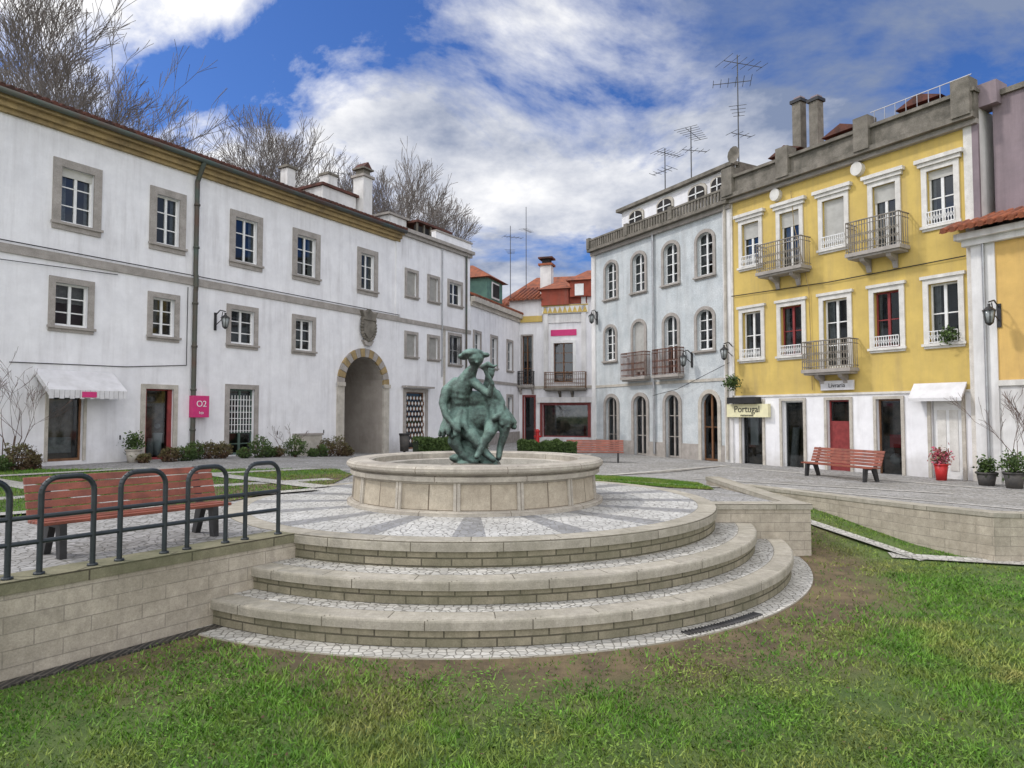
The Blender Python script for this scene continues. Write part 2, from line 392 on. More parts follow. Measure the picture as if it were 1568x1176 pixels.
        for k in range(K+1):
            x=u0+.03+(u1-u0-.06)*k/K
            I.box(x-.009,x+.009,-out+.022,-out+.038,z,z+h,mat)
            if k<K:
                xc=x+sp*.5
                for zc in (z+h*.3,z+h*.55):
                    I.tube((xc-sp*.5,-out+.03,zc-.06),(xc+sp*.5,-out+.03,zc+.06),.008,.008,mat,4); I.tube((xc-sp*.5,-out+.03,zc+.06),(xc+sp*.5,-out+.03,zc-.06),.008,.008,mat,4)
        for j in range(1,5):
            y=-out+.03+(out-.03)*j/5
            for x in (u0+.03,u1-.03): I.box(x-.007,x+.007,y-.007,y+.007,z,z+h,mat)
    def grille(s,u0,u1,z0,z1,mat,y=-.06,sp=.06):
        I=s.I
        for zz in (z0,z1): I.box(u0,u1,y-.01,y+.01,zz-.012,zz+.012,mat)
        K=max(2,int((u1-u0)/sp))
        for k in range(K+1):
            x=u0+(u1-u0)*k/K; I.box(x-.007,x+.007,y-.006,y+.006,z0,z1,mat)
            if k<K:
                I.tube((x,y,z0+(z1-z0)*.25),(x+sp,y,z0+(z1-z0)*.75),.006,.006,mat,4); I.tube((x,y,z0+(z1-z0)*.75),(x+sp,y,z0+(z1-z0)*.25),.006,.006,mat,4)
    def done(s):
        for n,b in (('walls',s.W),('stone_trim',s.T),('window_frames',s.F),('glass',s.G),('ironwork',s.I),('roof',s.Rf)):
            if b.f: b.obj(n,s.e)

# ================================================================== LEFT WHITE TOWNHOUSE
b=Bld('white_townhouse',(-12.2,16.2),(.515,.857))
for x0,x1 in ((-4.2,-3.0),(-1.7,-.5),(1.04,2.24),(3.58,4.69),(6.21,7.46),(8.74,10.01),(11.94,13.1)):
    b.win(x0,x1,6.02,7.85,.2,m_stone,rows=3,curt=random.choice([1,2,1]),shut=.15 if x0==1.04 else 0)
for x0,x1 in ((-4.2,-3.0),(-1.7,-.5),(1.02,2.12),(3.58,4.55),(6.15,7.34),(8.76,9.84)):
    b.win(x0,x1,3.4,4.8,.15,m_stone,rows=3,curt=random.choice([0,1,2]))
b.win(1.02,2.0,.1,1.95,.07,m_stoneL,fm=m_frame_b,mull=False,foot=False,shop=True)
b.win(3.45,4.55,0,2.15,.13,m_stoneL,fm=m_frame_r,mull=False,foot=False,shop=True)
b.win(6.15,7.4,0,2.25,.15,m_stone,fm=m_frame_g,rows=6,foot=False,shop=True)
b.win(-3.2,-2.0,0,2.1,.1,m_stoneL,fm=m_frame_b,mull=False,foot=False,shop=True)
b.F.box(4.3,4.42,.06,.109,0,2.02,m_frame_r);b.F.box(3.58,3.66,.06,.109,0,2.02,m_frame_r)
for k in range(9): b.F.box(6.35+.11*k,6.37+.11*k,.07,.09,.7,1.9,m_frame)
for k in range(6): b.F.box(6.3,7.25,.07,.088,.75+.2*k,.77+.2*k,m_frame)
b.op.append((11.25,13.45,-.4,3.55,1.1,2.6,m_archw))
AS=.33
b.T.box(11.25-AS,11.25,-.09,.003,-.3,2.35,m_stoneL);b.T.box(13.45,13.45+AS,-.09,.003,-.3,2.35,m_stoneL)
b.T.box(11.25-AS-.05,11.27,-.13,-.088,2.35,2.5,m_stoneL);b.T.box(13.43,13.5+AS,-.13,-.088,2.35,2.5,m_stoneL)
K=16;c=12.35
for k in range(K):
    t0=math.pi*k/K;t1=math.pi*(k+1)/K-.015
    q=lambda t,e:(c-(1.1+e)*math.cos(t),2.45+(1.1+e)*math.sin(t))
    b.T.prism([q(t0,0),q(t1,0),q(t1,AS),q(t0,AS)],-.09,.003,m_ochre if k%2 else m_stone)
b.W.face([(11.0,2.6,-.4),(13.9,2.6,-.4),(13.9,2.6,4),(11.0,2.6,4)],m_archw)
b.T.box(11.35,12.95,2.5,2.59,-.35,1.95,m_frame_b); b.T.box(11.5,12.8,2.44,2.5,-.3,1.8,m_black)
b.T.box(11.35,12.95,2.46,2.49,2.0,2.1,m_stone)
b.F.box(11.85,12.45,2.41,2.43,.5,1.2,m_frame)
for k in range(9): b.T.box(11.27,11.29,.15+.27*k,.38+.27*k,-.3,1.2,m_frame_b)
T=b.T
T.prism([(12.2,5.0),(12.2,4.55),(12.5,4.2),(12.8,4.55),(12.8,5.0)],-.16,-.02,m_stonedark)
T.prism([(12.12,5.0),(12.88,5.0),(12.82,5.12),(12.95,5.35),(12.7,5.28),(12.5,5.45),(12.3,5.28),(12.05,5.35),(12.18,5.12)],-.2,-.02,m_stonedark)
for i in range(26):
    a=i/26*2*math.pi; T.ball((12.5+.38*math.cos(a),-.12,4.72+.52*math.sin(a)),.06+.03*R(),m_stonedark,n=6,k=4)
T.prism([(12.2,4.2),(12.8,4.2),(12.65,4.0),(12.35,4.0)],-.14,-.01,m_stone)
for x0,x1 in ((14.8,15.7),(16.35,17.25)):
    b.win(x0,x1,6.25,7.55,.13,m_stone,rows=1,mull=False,curt=0,shut=1.0,sm=m_blind)
    b.win(x0,x1,3.65,4.85,.13,m_stone,rows=1,mull=False,curt=0,shut=1.0,sm=m_blind)
b.win(17.85,19.06,6.3,7.6,.14,m_stone,rows=2,curt=0); b.win(17.9,19.0,3.5,5.1,.14,m_stone,rows=2,curt=0);b.win(17.9,19.0,.8,2.6,.14,m_stone,rows=2,curt=0)
b.grille(18.0,18.9,3.6,4.95,m_iron,-.06,.1);b.grille(18.0,18.9,.95,2.45,m_iron,-.06,.1)
b.win(14.75,16.4,-.2,2.4,.16,m_stone,rows=1,mull=False,foot=False,fm=m_frame_b,shop=True)
b.T.box(14.6,16.55,-.3,-.05,2.42,2.5,m_stone)
for k in range(12):
    x=14.95+k*.11
    for j in range(9): b.F.prism([(x,.15+j*.23),(x+.055,.24+j*.23),(x+.11,.15+j*.23),(x+.055,.06+j*.23)],.06,.075,m_frame if (k+j)%2 else m_frame_b)
b.wall(-8,14.4,-.6,8.62,[(-9,m_white)]); 
b.wall(14.4,19.7,-.6,9.0,[(-9,m_white)])
b.body(-8,19.7,-.6,8.6,9,m_white,roof=m_rooftd)
b.dark(-8,11.0,-.6,8.5);b.dark(13.9,19.7,-.6,8.5,.5);b.dark(11,13.9,4.1,8.5)
b.T.box(-8,14.4,-.05,.003,5.18,5.40,m_stone);b.T.box(14.4,19.75,-.05,.003,5.18,5.36,m_stone)
b.T.box(14.2,14.5,-.055,.003,5.4,8.9,m_white);b.T.box(17.55,17.7,-.03,.003,-.3,5.18,m_stoneL)
for y,z0,z1 in ((-.10,8.55,8.66),(-.20,8.66,8.80),(-.34,8.80,8.93)):
    b.T.box(-8,14.4,y,.0,z0,z1,m_ochre)
b.T.box(14.4,19.75,-.12,.0,8.9,9.05,m_stone);b.T.box(14.4,19.8,-.24,.0,9.05,9.2,m_stone)
b.T.box(16.9,19.75,-.05,.2,9.2,9.6,m_white);b.T.box(16.9,19.8,-.1,.25,9.6,9.68,m_stone)
b.Rf.tube((-8,-.42,8.93),(14.4,-.42,8.93),.075,.075,m_pipe,8,True)
b.tiles(-8,14.5,-.4,9.03,6,1.9)
b.T.path([(5.0,-.40,8.9),(5.0,-.3,8.7),(5.0,-.09,8.35),(5.0,-.09,5.5)],.07,m_pipe,8)
b.T.path([(5.0,-.12,5.5),(5.0,-.12,5.1),(5.0,-.10,5.0),(5.0,-.10,-.1)],.07,m_pipe,8)
for z in (7.6,6.3,4.6,3.3,2.0,.8): b.T.tube((5.0,-.1,z),(5.0,-.1,z+.06),.09,.09,m_pipe,8,True)
b.T.path([(19.3,-.08,9.0),(19.3,-.08,-.2)],.05,m_pipe,6);b.T.path([(17.4,-.06,9.0),(17.4,-.06,3.0)],.03,m_alum,6)
Rf=b.Rf
Rf.box(12.0,13.9,2.0,4.4,9.6,10.65,m_white2);Rf.box(11.9,14.0,1.9,4.5,10.65,10.76,m_rooftd);Rf.box(12.3,12.8,2.0,2.5,10.76,11.2,m_white2);Rf.box(12.25,12.85,1.95,2.55,11.2,11.3,m_stonedark)
Rf.box(14.05,14.6,1.7,2.3,9.2,11.6,m_white2);Rf.box(13.97,14.68,1.62,2.38,11.6,11.7,m_stone);Rf.box(14.12,14.53,1.77,2.23,11.7,11.95,m_stonedark);Rf.box(14.0,14.65,1.65,2.35,11.95,12.02,m_stonedark)
Rf.prism([(14.05,12.02),(14.6,12.02),(14.33,12.3)],1.7,2.3,m_rooftd)
Rf.box(15.6,16.8,1.6,4.5,9.0,10.3,m_white2);Rf.box(15.5,16.9,1.5,4.6,10.3,10.4,m_stone)
Rf.box(17.0,19.5,1.2,1.3,9.3,10.1,m_dark);
for k in range(6): Rf.box(17.0+.5*k,17.06+.5*k,1.1,1.19,9.2,10.2,m_stonedark)
Rf.box(16.9,19.6,1.0,3.5,10.2,10.3,m_rooftd)
Rf.box(10.7,11.1,2.6,3.0,9.8,11.1,m_white2);Rf.box(10.62,11.18,2.52,3.08,11.1,11.2,m_stonedark)
b.T.hexa([(.75,-.75,1.75),(2.65,-.75,1.75),(2.65,-.75,1.9),(.75,-.75,1.9)],[(.75,-.01,2.3),(2.65,-.01,2.3),(2.65,-.01,2.42),(.75,-.01,2.42)],m_awn)
for k in range(16): b.T.box(.75+k*.119,.75+k*.119+.105,-.77,-.751,1.68+(k%2)*.02,1.9,m_awn)
b.F.box(1.5,1.85,-.79,-.775,1.72,1.86,m_pink)
b.T.box(4.93,5.45,-.22,-.01,1.2,1.85,m_pink)
text('O2',.26,m_frame,b.e,(5.19,-.226,1.6));text('loja',.11,m_frame,b.e,(5.19,-.226,1.34))
for x0,x1,zt in ((1.1,1.9,1.7),(3.6,4.4,1.9),(-3.1,-2.1,1.9)):
    b.W.face([(x0,.45,0),(x1,.45,0),(x1,.45,zt),(x0,.45,zt)],m_int)
b.T.tube((4.15,.3,.1),(4.15,.3,.75),.09,.14,m_frame,8,True);b.T.ball((4.15,.3,.95),.08,m_curt);b.T.tube((3.95,.33,.1),(3.95,.33,.6),.1,.08,m_curt,8,True)
b.T.box(1.2,1.8,.3,.4,.3,.7,m_curt)
b.lamp(5.75,3.95,.5)
for u in (2.9,8.2,10.3): b.I.box(u-.015,u+.015,-.02,.001,.6,.72,m_iron)
b.I.path([(-8,-.07,5.45),(5,-.07,5.47),(14.4,-.07,5.45)],.014,m_iron,4)
b.I.path([(0.2,-.03,2.55),(3.0,-.03,2.6),(4.8,-.03,2.75),(4.8,-.03,5.1)],.012,m_iron,4)
b.I.path([(-8,-.1,4.95),(-2,-.1,4.9),(2.7,-.06,5.1)],.01,m_iron,4)
b.T.box(8.9,9.9,-.35,-.01,-.2,.55,m_stoneL);b.T.box(8.85,9.95,-.38,-.01,.55,.62,m_stone)
b.done()

# ================================================================== BACK LOW HOUSE
b=Bld('low_white_house',(-2.03,33.1),(2.45,6.4))
for x0,x1 in ((.3,1.3),(2.5,3.5),(4.8,5.8)):
    b.win(x0,x1,3.6,5.45,.13,m_stone,rows=3)
    b.win(x0,x1,.5,2.4,.13,m_stone,rows=2)
b.wall(0,7.2,-.6,6.8,[(-9,m_white)]);b.body(0,7.2,-.6,6.8,7,m_white,roof=m_rooft);b.dark(0,7.2,-.6,6.7)
b.T.box(0,7.2,-.1,0,6.6,6.8,m_stoneL);b.T.box(0,7.3,-.25,0,6.8,7.05,m_stoneL);b.T.box(0,7.2,-.04,.003,2.9,3.05,m_stone)
b.T.box(0,7.2,-.04,.003,-.3,.3,m_stone)
b.tiles(0,7.3,-.25,7.08,4,1.6,m_rooft,.25)
b.Rf.box(4.9,7.2,1.2,4,7.3,9.0,m_green);b.Rf.hexa([(4.6,.9,9.0),(7.5,.9,9.0),(7.5,4.3,9.0),(4.6,4.3,9.0)],[(5.6,2.4,9.9),(6.4,2.4,9.9),(6.4,2.8,9.9),(5.6,2.8,9.9)],m_rooft)
b.Rf.box(5.5,6.6,1.14,1.19,7.9,8.85,m_frame);b.Rf.box(5.6,6.5,1.1,1.13,8.0,8.75,m_dark)
b.done()
b=Bld('red_roof_house',(1.2,45.5),(.97,-.2))
b.wall(-2,5,-.6,8.6,[(-9,m_white2)]);b.body(-2,5,-.6,8.6,7,m_white2)
b.Rf.hexa([(-2.4,-.4,8.6),(5.4,-.4,8.6),(5.4,7,8.6),(-2.4,7,8.6)],[(0,2.8,11.0),(3,2.8,11.0),(3,3.2,11.0),(0,3.2,11.0)],m_rooft)
for k in range(30): b.Rf.tube((-2.3+k*.26,-.4,8.62),(-2.3+k*.26,-.1,8.85),.08,.08,m_rooft,6,True)
b.done()

# ================================================================== SHOP HOUSE AT THE END
b=Bld('shop_house',(.42,39.5),(.95,-.31))
b.win(.1,.85,3.0,5.9,.08,m_stone,rows=3,fm=m_frame_b,foot=False)
b.win(1.9,3.35,3.1,5.5,.16,m_frame,rows=4,fm=m_frame_b,foot=False,curt=0)
b.win(1.25,4.2,0,2.0,.16,m_maroon,mull=False,fm=m_frame_r,foot=False,shop=True)
b.win(.2,1.0,-.3,2.4,.1,m_maroon,mull=False,fm=m_frame_r,foot=False,shop=True)
b.wall(-.6,6,-.6,8.0,[(-9,m_white)]);b.body(-.6,6,-.6,8.0,7,m_white,roof=m_rooft);b.dark(-.6,6,-.6,7.9)
b.W.face([(1.4,.48,0),(4,.48,0),(4,.48,1.9),(1.4,.48,1.9)],m_int)
b.T.box(1.1,4.4,-.2,-.05,1.95,2.25,m_white2);b.T.box(-.6,5,-.08,.0,2.75,2.9,m_stoneL)
b.T.box(1.9,3.4,-.03,-.0,5.75,6.1,m_pink);b.T.box(1.5,1.75,-.12,0,2.9,8.0,m_white2);b.T.box(3.7,3.95,-.12,0,2.9,8.0,m_white2)
b.T.box(1.75,3.7,-.06,0,6.5,6.95,m_white2)
b.T.box(1.4,4.1,-.12,-.06,7.02,7.5,m_frame);
for k in range(9):
    x=1.45+k*.29; b.T.prism([(x,7.05),(x+.29,7.05),(x+.145,7.42)],-.15,-.121,m_yel)
b.T.box(1.4,4.1,-.14,-.121,7.44,7.5,m_yel);b.T.box(0,1.4,-.1,0,6.6,6.95,m_yel)
b.T.box(1.5,4.0,-.04,.0,7.55,8.3,m_brick)
b.balcony(1.6,4.0,2.75,.9,.5,m_frame_b,m_stonedark,.12);b.balcony(0,.95,2.95,.8,.4,m_iron,m_stone,.12)
b.tiles(-.6,1.5,-.3,7.9,3,1.2,m_rooft,.25)
def hip(u0,u1,y0,y1,z0,z1,m,w=m_white2):
    b.Rf.box(u0+.2,u1-.2,y0+.2,y1-.2,z0-.9,z0,w)
    b.Rf.hexa([(u0,y0,z0),(u1,y0,z0),(u1,y1,z0),(u0,y1,z0)],[((u0+u1)/2-.2,(y0+y1)/2,z1),((u0+u1)/2+.2,(y0+y1)/2,z1),((u0+u1)/2+.2,(y0+y1)/2+.1,z1),((u0+u1)/2-.2,(y0+y1)/2+.1,z1)],m)
hip(1.2,3.2,-.45,2,8.4,9.0,m_rooft,m_brick);hip(2.9,5.2,-.55,2.4,8.8,9.6,m_rooft,m_brick)
b.F.box(3.4,3.9,-.42,-.36,7.95,8.6,m_frame);
b.Rf.box(1.1,1.75,.6,1.2,8.0,10.0,m_white2);b.Rf.box(1.0,1.85,.5,1.3,10.0,10.12,m_rooft);b.Rf.box(1.2,1.65,.65,1.15,10.12,10.4,m_dark);b.Rf.box(1.0,1.85,.5,1.3,10.4,10.5,m_rooftd)
b.done()
hydr=MB(); hydr.tube((0,0,0),(0,0,.75),.1,.1,m_redpaint,10);hydr.ball((0,0,.75),.12,m_redpaint);hydr.tube((-.18,0,.5),(.18,0,.5),.05,.05,m_redpaint,8,True);hydr.tube((0,0,0),(0,0,.08),.16,.16,m_redpaint,10,True)
hydr.obj('fire_hydrant',loc=(1.25,33.5,-.3))

# ================================================================== TILED HOUSE (pale)
b=Bld('tiled_townhouse',(3.5,29.5),(3.77,-6.9))
for x0,x1 in ((.85,1.85),(2.65,3.65),(4.5,5.5),(6.25,7.25)):
    b.win(x0,x1,6.0,7.75,.12,m_stone,arch=.28,rows=4,curt=1)
for x0,x1,s_ in ((.8,1.75,0),(2.65,3.6,.9),(4.5,5.45,0),(6.2,7.2,0)):
    b.win(x0,x1,2.75 if 2<x0<5 else 3.4,5.05,.12,m_stone,arch=.28,rows=4,curt=1,shut=s_,foot=not(2<x0<5))
for x0,x1 in ((.8,1.85),(2.65,3.7),(4.5,5.5)):
    b.win(x0,x1,-.3,2.15,.14,m_stone,arch=.32,rows=3,foot=False,fm=m_stone,curt=0)
b.win(6.35,7.4,-.3,2.15,.14,m_stoneL,arch=.4,rows=2,foot=False,fm=m_frame_b,curt=0)
b.wall(0,7.95,-.6,8.3,[(-9,m_tile)]);b.body(0,7.95,-.6,8.3,8,m_white2,roof=m_stonedark);b.dark(0,7.95,-.6,8.2)
b.T.box(0,.25,-.06,.003,-.3,8.15,m_white2);b.T.box(7.6,7.95,-.06,.003,-.3,8.15,m_white2);
for x0,x1 in ((0.25,.8),(1.85,2.65),(3.7,4.5),(5.5,6.35),(7.4,7.6)): b.T.box(x0,x1,-.035,.003,-.3,.25,m_stone)
b.T.box(.25,7.6,-.03,.003,2.42,2.52,m_stoneL)
b.T.box(0,8.0,-.12,0,8.15,8.3,m_stone);b.T.box(0,8.0,-.3,0,8.3,8.42,m_stonedark)
b.T.box(0,8.0,-.3,-.2,8.75,8.82,m_stonedark)
for k in range(52):
    x=.02+k*.155; b.T.box(x,x+.085,-.28,-.22,8.42,8.75,m_stonedark)
for x in (0,2.6,5.2,7.8): b.T.box(x,x+.2,-.32,-.18,8.42,8.9,m_stonedark)
b.T.path([(4.07,-.08,8.3),(4.07,-.08,-.2)],.045,m_alum,6);b.T.path([(7.75,-.1,8.3),(7.75,-.1,-.2)],.05,m_stoneL,6)
b.balcony(2.35,3.85,2.75,.95,.35,m_rust,m_stone,.08,False);b.balcony(4.25,5.7,2.75,.95,.35,m_rust,m_stone,.08,False)
Rf=b.Rf
Rf.box(1.9,7.95,.15,5,8.3,9.62,m_white);Rf.box(1.75,8.1,-.05,5.2,9.62,9.75,m_stonedark);
for x in (2.5,4.2,5.9,7.0):
    w=.75 if x<6.5 else .6
    P=[(x+w/2-w/2*math.cos(math.pi*k/10),9.2+.22*math.sin(math.pi*k/10)) for k in range(11)]
    Rf.prism([(x-.08,8.85),(x+w+.08,8.85)]+[(p[0]+(.08 if p[0]>x+w/2 else -.08),p[1]+.08) for p in reversed(P)],.09,.148,m_stoneL)
    Rf.prism([(x,8.9),(x+w,8.9)]+list(reversed(P)),.06,.089,m_dark)
    Rf.box(x+w/2-.02,x+w/2+.02,.03,.058,8.9,9.4,m_frame);Rf.box(x,x+w,.03,.057,9.12,9.16,m_frame)
b.lamp(6.05,3.0,.42);b.lamp(.35,5.2,.3)
b.I.path([(4.07,-.13,2.0),(5.5,-.2,2.2),(7.9,-.12,3.0)],.01,m_iron,4)
b.done()

# ================================================================== YELLOW HOUSE
b=Bld('yellow_townhouse',(7.27,22.6),(3.84,-6.15))
cols=((.32,1.4),(1.76,2.86),(3.2,4.3),(4.7,5.75),(6.12,7.18))
bal={1,3}
for i,(x0,x1) in enumerate(cols):
    s_=[.35,.25,.95,.25,.15][i]
    z0=5.72 if i in bal else 5.95
    b.win(x0+.08,x1-.08,z0,7.62,.13,m_trimw,rows=2,curt=1,shut=s_,foot=not(i in bal))
    b.T.box(x0+.02,x1-.02,-.1,.003,7.62,7.72,m_trimw);b.T.box(x0-.04,x1+.04,-.15,.003,7.72,7.82,m_trimw)
    z0=2.62 if i==2 else 2.95
    b.win(x0+.05,x1-.05,z0,4.72,.13,m_trimw,rows=2 if i!=2 else 3,curt=1,foot=i!=2,fm=m_frame_r if i in(1,3) else m_frame)
    b.T.box(x0+.0,x1-.0,-.09,.003,4.72,4.8,m_trimw)
    if i not in bal: b.grille(x0+.2,x1-.2,6.1,6.42,m_frame,-.075)
    if i!=2: b.grille(x0+.2,x1-.2,3.1,3.38,m_frame,-.075)
gd=((.32,1.3,m_black),(1.85,2.75,m_frame),(3.35,4.2,m_frame_r),(4.8,5.62,m_frame_b),(6.2,7.08,m_frame))
for x0,x1,fm in gd:
    b.win(x0,x1,-.4,1.78,.08,m_stoneL,mull=False,foot=False,shop=True,fm=fm)
b.F.box(3.47,4.08,.09,.14,-.3,1.1,m_frame_r);b.F.box(6.32,6.96,.06,.12,-.4,1.68,m_frame)
b.F.box(6.40,6.60,.045,.058,-.1,1.4,m_trimw);b.F.box(6.68,6.88,.045,.058,-.1,1.4,m_trimw)
b.wall(0,7.55,-.6,8.3,[(-9,m_white),(1.86,m_yel)]);b.body(0,7.55,-.6,8.7,8,m_white2,roof=m_rooftd);b.dark(0,7.55,-.6,8.2)
for x0,x1,_ in gd[:4]: b.W.face([(x0,.46,-.3),(x1,.46,-.3),(x1,.46,1.6),(x0,.46,1.6)],m_int)
b.T.box(5.05,5.4,.3,.4,.4,.75,m_redpaint);b.T.ball((5.2,.3,.1),.15,m_curt);b.T.box(.5,.8,.3,.35,.3,1.2,m_shut);b.T.tube((2.1,.3,-.3),(2.2,.3,.9),.12,.1,m_curt,8,True)
b.T.box(0.15,7.22,-.04,.003,1.84,1.9,m_trimw);b.T.box(.0,.15,-.05,.003,1.9,8.3,m_trimw);b.T.box(7.22,7.42,-.05,.003,-.3,8.3,m_trimw)
b.T.box(7.42,7.56,-.07,.003,-.3,8.3,m_mauve)
b.T.box(0,7.56,-.15,0,8.3,8.42,m_stone);b.T.box(0,7.56,-.32,0,8.42,8.56,m_stonedark);b.T.box(0,7.56,-.2,.0,8.56,9.05,m_stonedark);b.T.box(0,7.6,-.3,.05,9.05,9.14,m_stonedark)
for x in (.0,2.1,4.6,7.1): b.T.box(x,x+.42,-.36,.08,8.5,9.42,m_stonedark)
for x in (1.9,4.55):
    P=[(x+.17*math.cos(2*math.pi*k/20),8.1+.19*math.sin(2*math.pi*k/20)) for k in range(20)]
    b.T.prism(P,-.17,.003,m_trimw)
b.balcony(1.45,3.05,5.68,.85,.55,m_ironw,m_stone,.075);b.balcony(4.4,5.9,5.68,.85,.55,m_ironw,m_stone,.075);b.balcony(2.95,4.45,2.58,.8,.5,m_ironw,m_stone,.075)
Rf=b.Rf
b.tiles(0,7.5,.2,8.9,5,1.9,m_rooft,.3)
for x in (1.4,3.3,5.5):
    Rf.box(x,x+.9,.6,3,8.9,9.55,m_stonedark);Rf.prism([(x-.15,9.55),(x+1.05,9.55),(x+.45,9.8)],.4,3.2,m_rooftd);Rf.box(x+.1,x+.8,.57,.598,9.1,9.5,m_frame_r)
for k in range(9): Rf.box(5.1+k*.28,5.11+k*.28,-.18,-.16,9.14,9.5,m_alum)
Rf.box(5.0,7.5,-.18,-.16,9.5,9.52,m_alum)
for x,h in ((1.75,11.3),(2.35,11.1)):
    Rf.box(x,x+.3,1.0,1.3,9,h,m_stonedark);Rf.box(x-.05,x+.35,.95,1.35,h,h+.1,m_black);Rf.box(x+.03,x+.27,1.05,1.3,h+.1,h+.2,m_mauve)
Rf.box(-.3,.3,.2,.9,8.9,9.7,m_stonedark)
Rf.tube((.2,.1,9.3),(.2,.1,9.9),.02,.02,m_alum)
K=12
for k in range(K):
    a=2*math.pi*k/K;c_=2*math.pi*(k+1)/K
    Rf.face([(.3,.0,9.9),(.3+.25*math.cos(a),-.10,9.9+.28*math.sin(a)),(.3+.25*math.cos(c_),-.10,9.9+.28*math.sin(c_))],m_stonedark)
b.T.box(-.05,1.55,-.18,-.05,1.2,1.62,m_cream);b.T.box(0.1,1.2,-.35,-.05,1.64,1.84,m_black)
text('Portugal',.3,m_black,b.e,(.75,-.186,1.45));text('restaurante',.11,m_black,b.e,(.75,-.186,1.26))
b.T.box(3.3,4.3,-.1,-.05,1.98,2.25,m_awn);text('Livraria',.17,m_iron,b.e,(3.8,-.106,2.11))
b.T.hexa([(5.9,-.35,1.62),(7.15,-.35,1.62),(7.15,-.35,1.7),(5.9,-.35,1.7)],[(5.9,-.05,2.0),(7.15,-.05,2.0),(7.15,-.05,2.08),(5.9,-.05,2.08)],m_awn)
b.lamp(.1,3.1,.45)
b.I.path([(0.1,-.05,5.2),(3.6,-.05,5.1),(7.2,-.05,5.15)],.014,m_iron,4)
b.I.path([(2.4,-.05,8.1),(2.5,-.06,7.0),(2.95,-.05,5.0),(3.0,-.05,2.0)],.012,m_ochre,4)
b.I.path([(.35,-.03,2.3),(.35,-.45,2.45),(.35,-.45,2.3)],.012,m_iron,4)
b.done()

# ================================================================== ORANGE HOUSE far right
dY=Vector((3.84,-6.15,0)).normalized(); nY=Vector((-dY.y,dY.x,0))
P=Vector((7.27,22.6,0))+dY*7.42-nY*.25
b=Bld('orange_house',(P.x,P.y),(3.84,-6.15))
b.win(3.2,4.2,2.4,4.3,.14,m_trimw,rows=3);b.win(1.6,2.6,-.3,2.0,.12,m_trimw,fm=m_frame_b,foot=False)
b.wall(0,9,-.6,5.6,[(-9,m_white2),(2.05,m_org)]);b.body(0,9,-.6,5.6,7,m_org,roof=m_rooft);b.dark(0,9,-.6,5.5)
b.T.box(0,.5,-.04,.003,-.35,5.3,m_white2);b.T.box(.5,9,-.06,.003,1.95,2.08,m_trimw)
b.T.box(-.15,9,-.15,0,5.3,5.45,m_white2);b.T.box(-.25,9,-.3,0,5.45,5.6,m_white2)
b.tiles(-.45,9,-.55,5.66,4,1.5,m_rooft,.2)
b.lamp(.55,3.35,.5)
b.T.path([(.28,-.09,5.3),(.28,-.09,-.2)],.03,m_alum,6)
b.done()
P=Vector((7.27,22.6,0))+dY*7.75+nY*.25
b=Bld('mauve_gable_house',(P.x,P.y),(3.84,-6.15))
b.wall(0,9,5,8.9,[(-9,m_mauve)]);b.body(0,9,-.5,8.9,8,m_mauve,roof=m_mauve)
b.T.box(-.05,9,-.08,.05,8.9,9.03,m_stonedark);b.T.box(-.3,.2,-.25,.3,8.7,9.25,m_mauve)
b.done()

# ================================================================== antennas
def antenna(x,y,z0,z1,yagis,name='tv_antenna'):
    a=MB(); a.tube((0,0,z0),(0,0,z1),.028,.02,m_ant,5)
    for (z,l,n,ang) in yagis:
        d=Vector((math.cos(ang),math.sin(ang),0)); e=Vector((-d.y,d.x,0)); o=Vector((0,0,z))
        a.tube(o-d*l*.35,o+d*l*.65,.014,.014,m_ant,4)
        for k in range(n):
            p=o+d*l*(-.35+k/(n-1)); w=(.3+.25*(1-k/n))*l*.6
            a.tube(p-e*w,p+e*w+Vector((0,0,.02)),.010,.010,m_ant,4)
    a.obj(name,loc=(x,y,0))
antenna(8.1,24.0,9,14.2,[(13.9,1.6,6,.3),(13.2,1.3,6,2.9),(12.2,.9,4,1.2),(11.3,.9,4,.4)])
antenna(6.1,26.8,9,11.9,[(11.7,1.2,8,.5),(11.0,1.0,5,2.2)])
antenna(6.8,25.5,9,12.2,[(12.0,1.4,8,.9),(11.3,1.0,5,.2)])
antenna(-.1,42,8,13.0,[(12.3,1.2,5,.4),(11.4,1.0,4,1.5)])
antenna(.9,43,8,14.5,[(13.0,1.0,5,1.0)])
antenna(-8.0,31,10,12.6,[(12.4,.8,4,.4)])

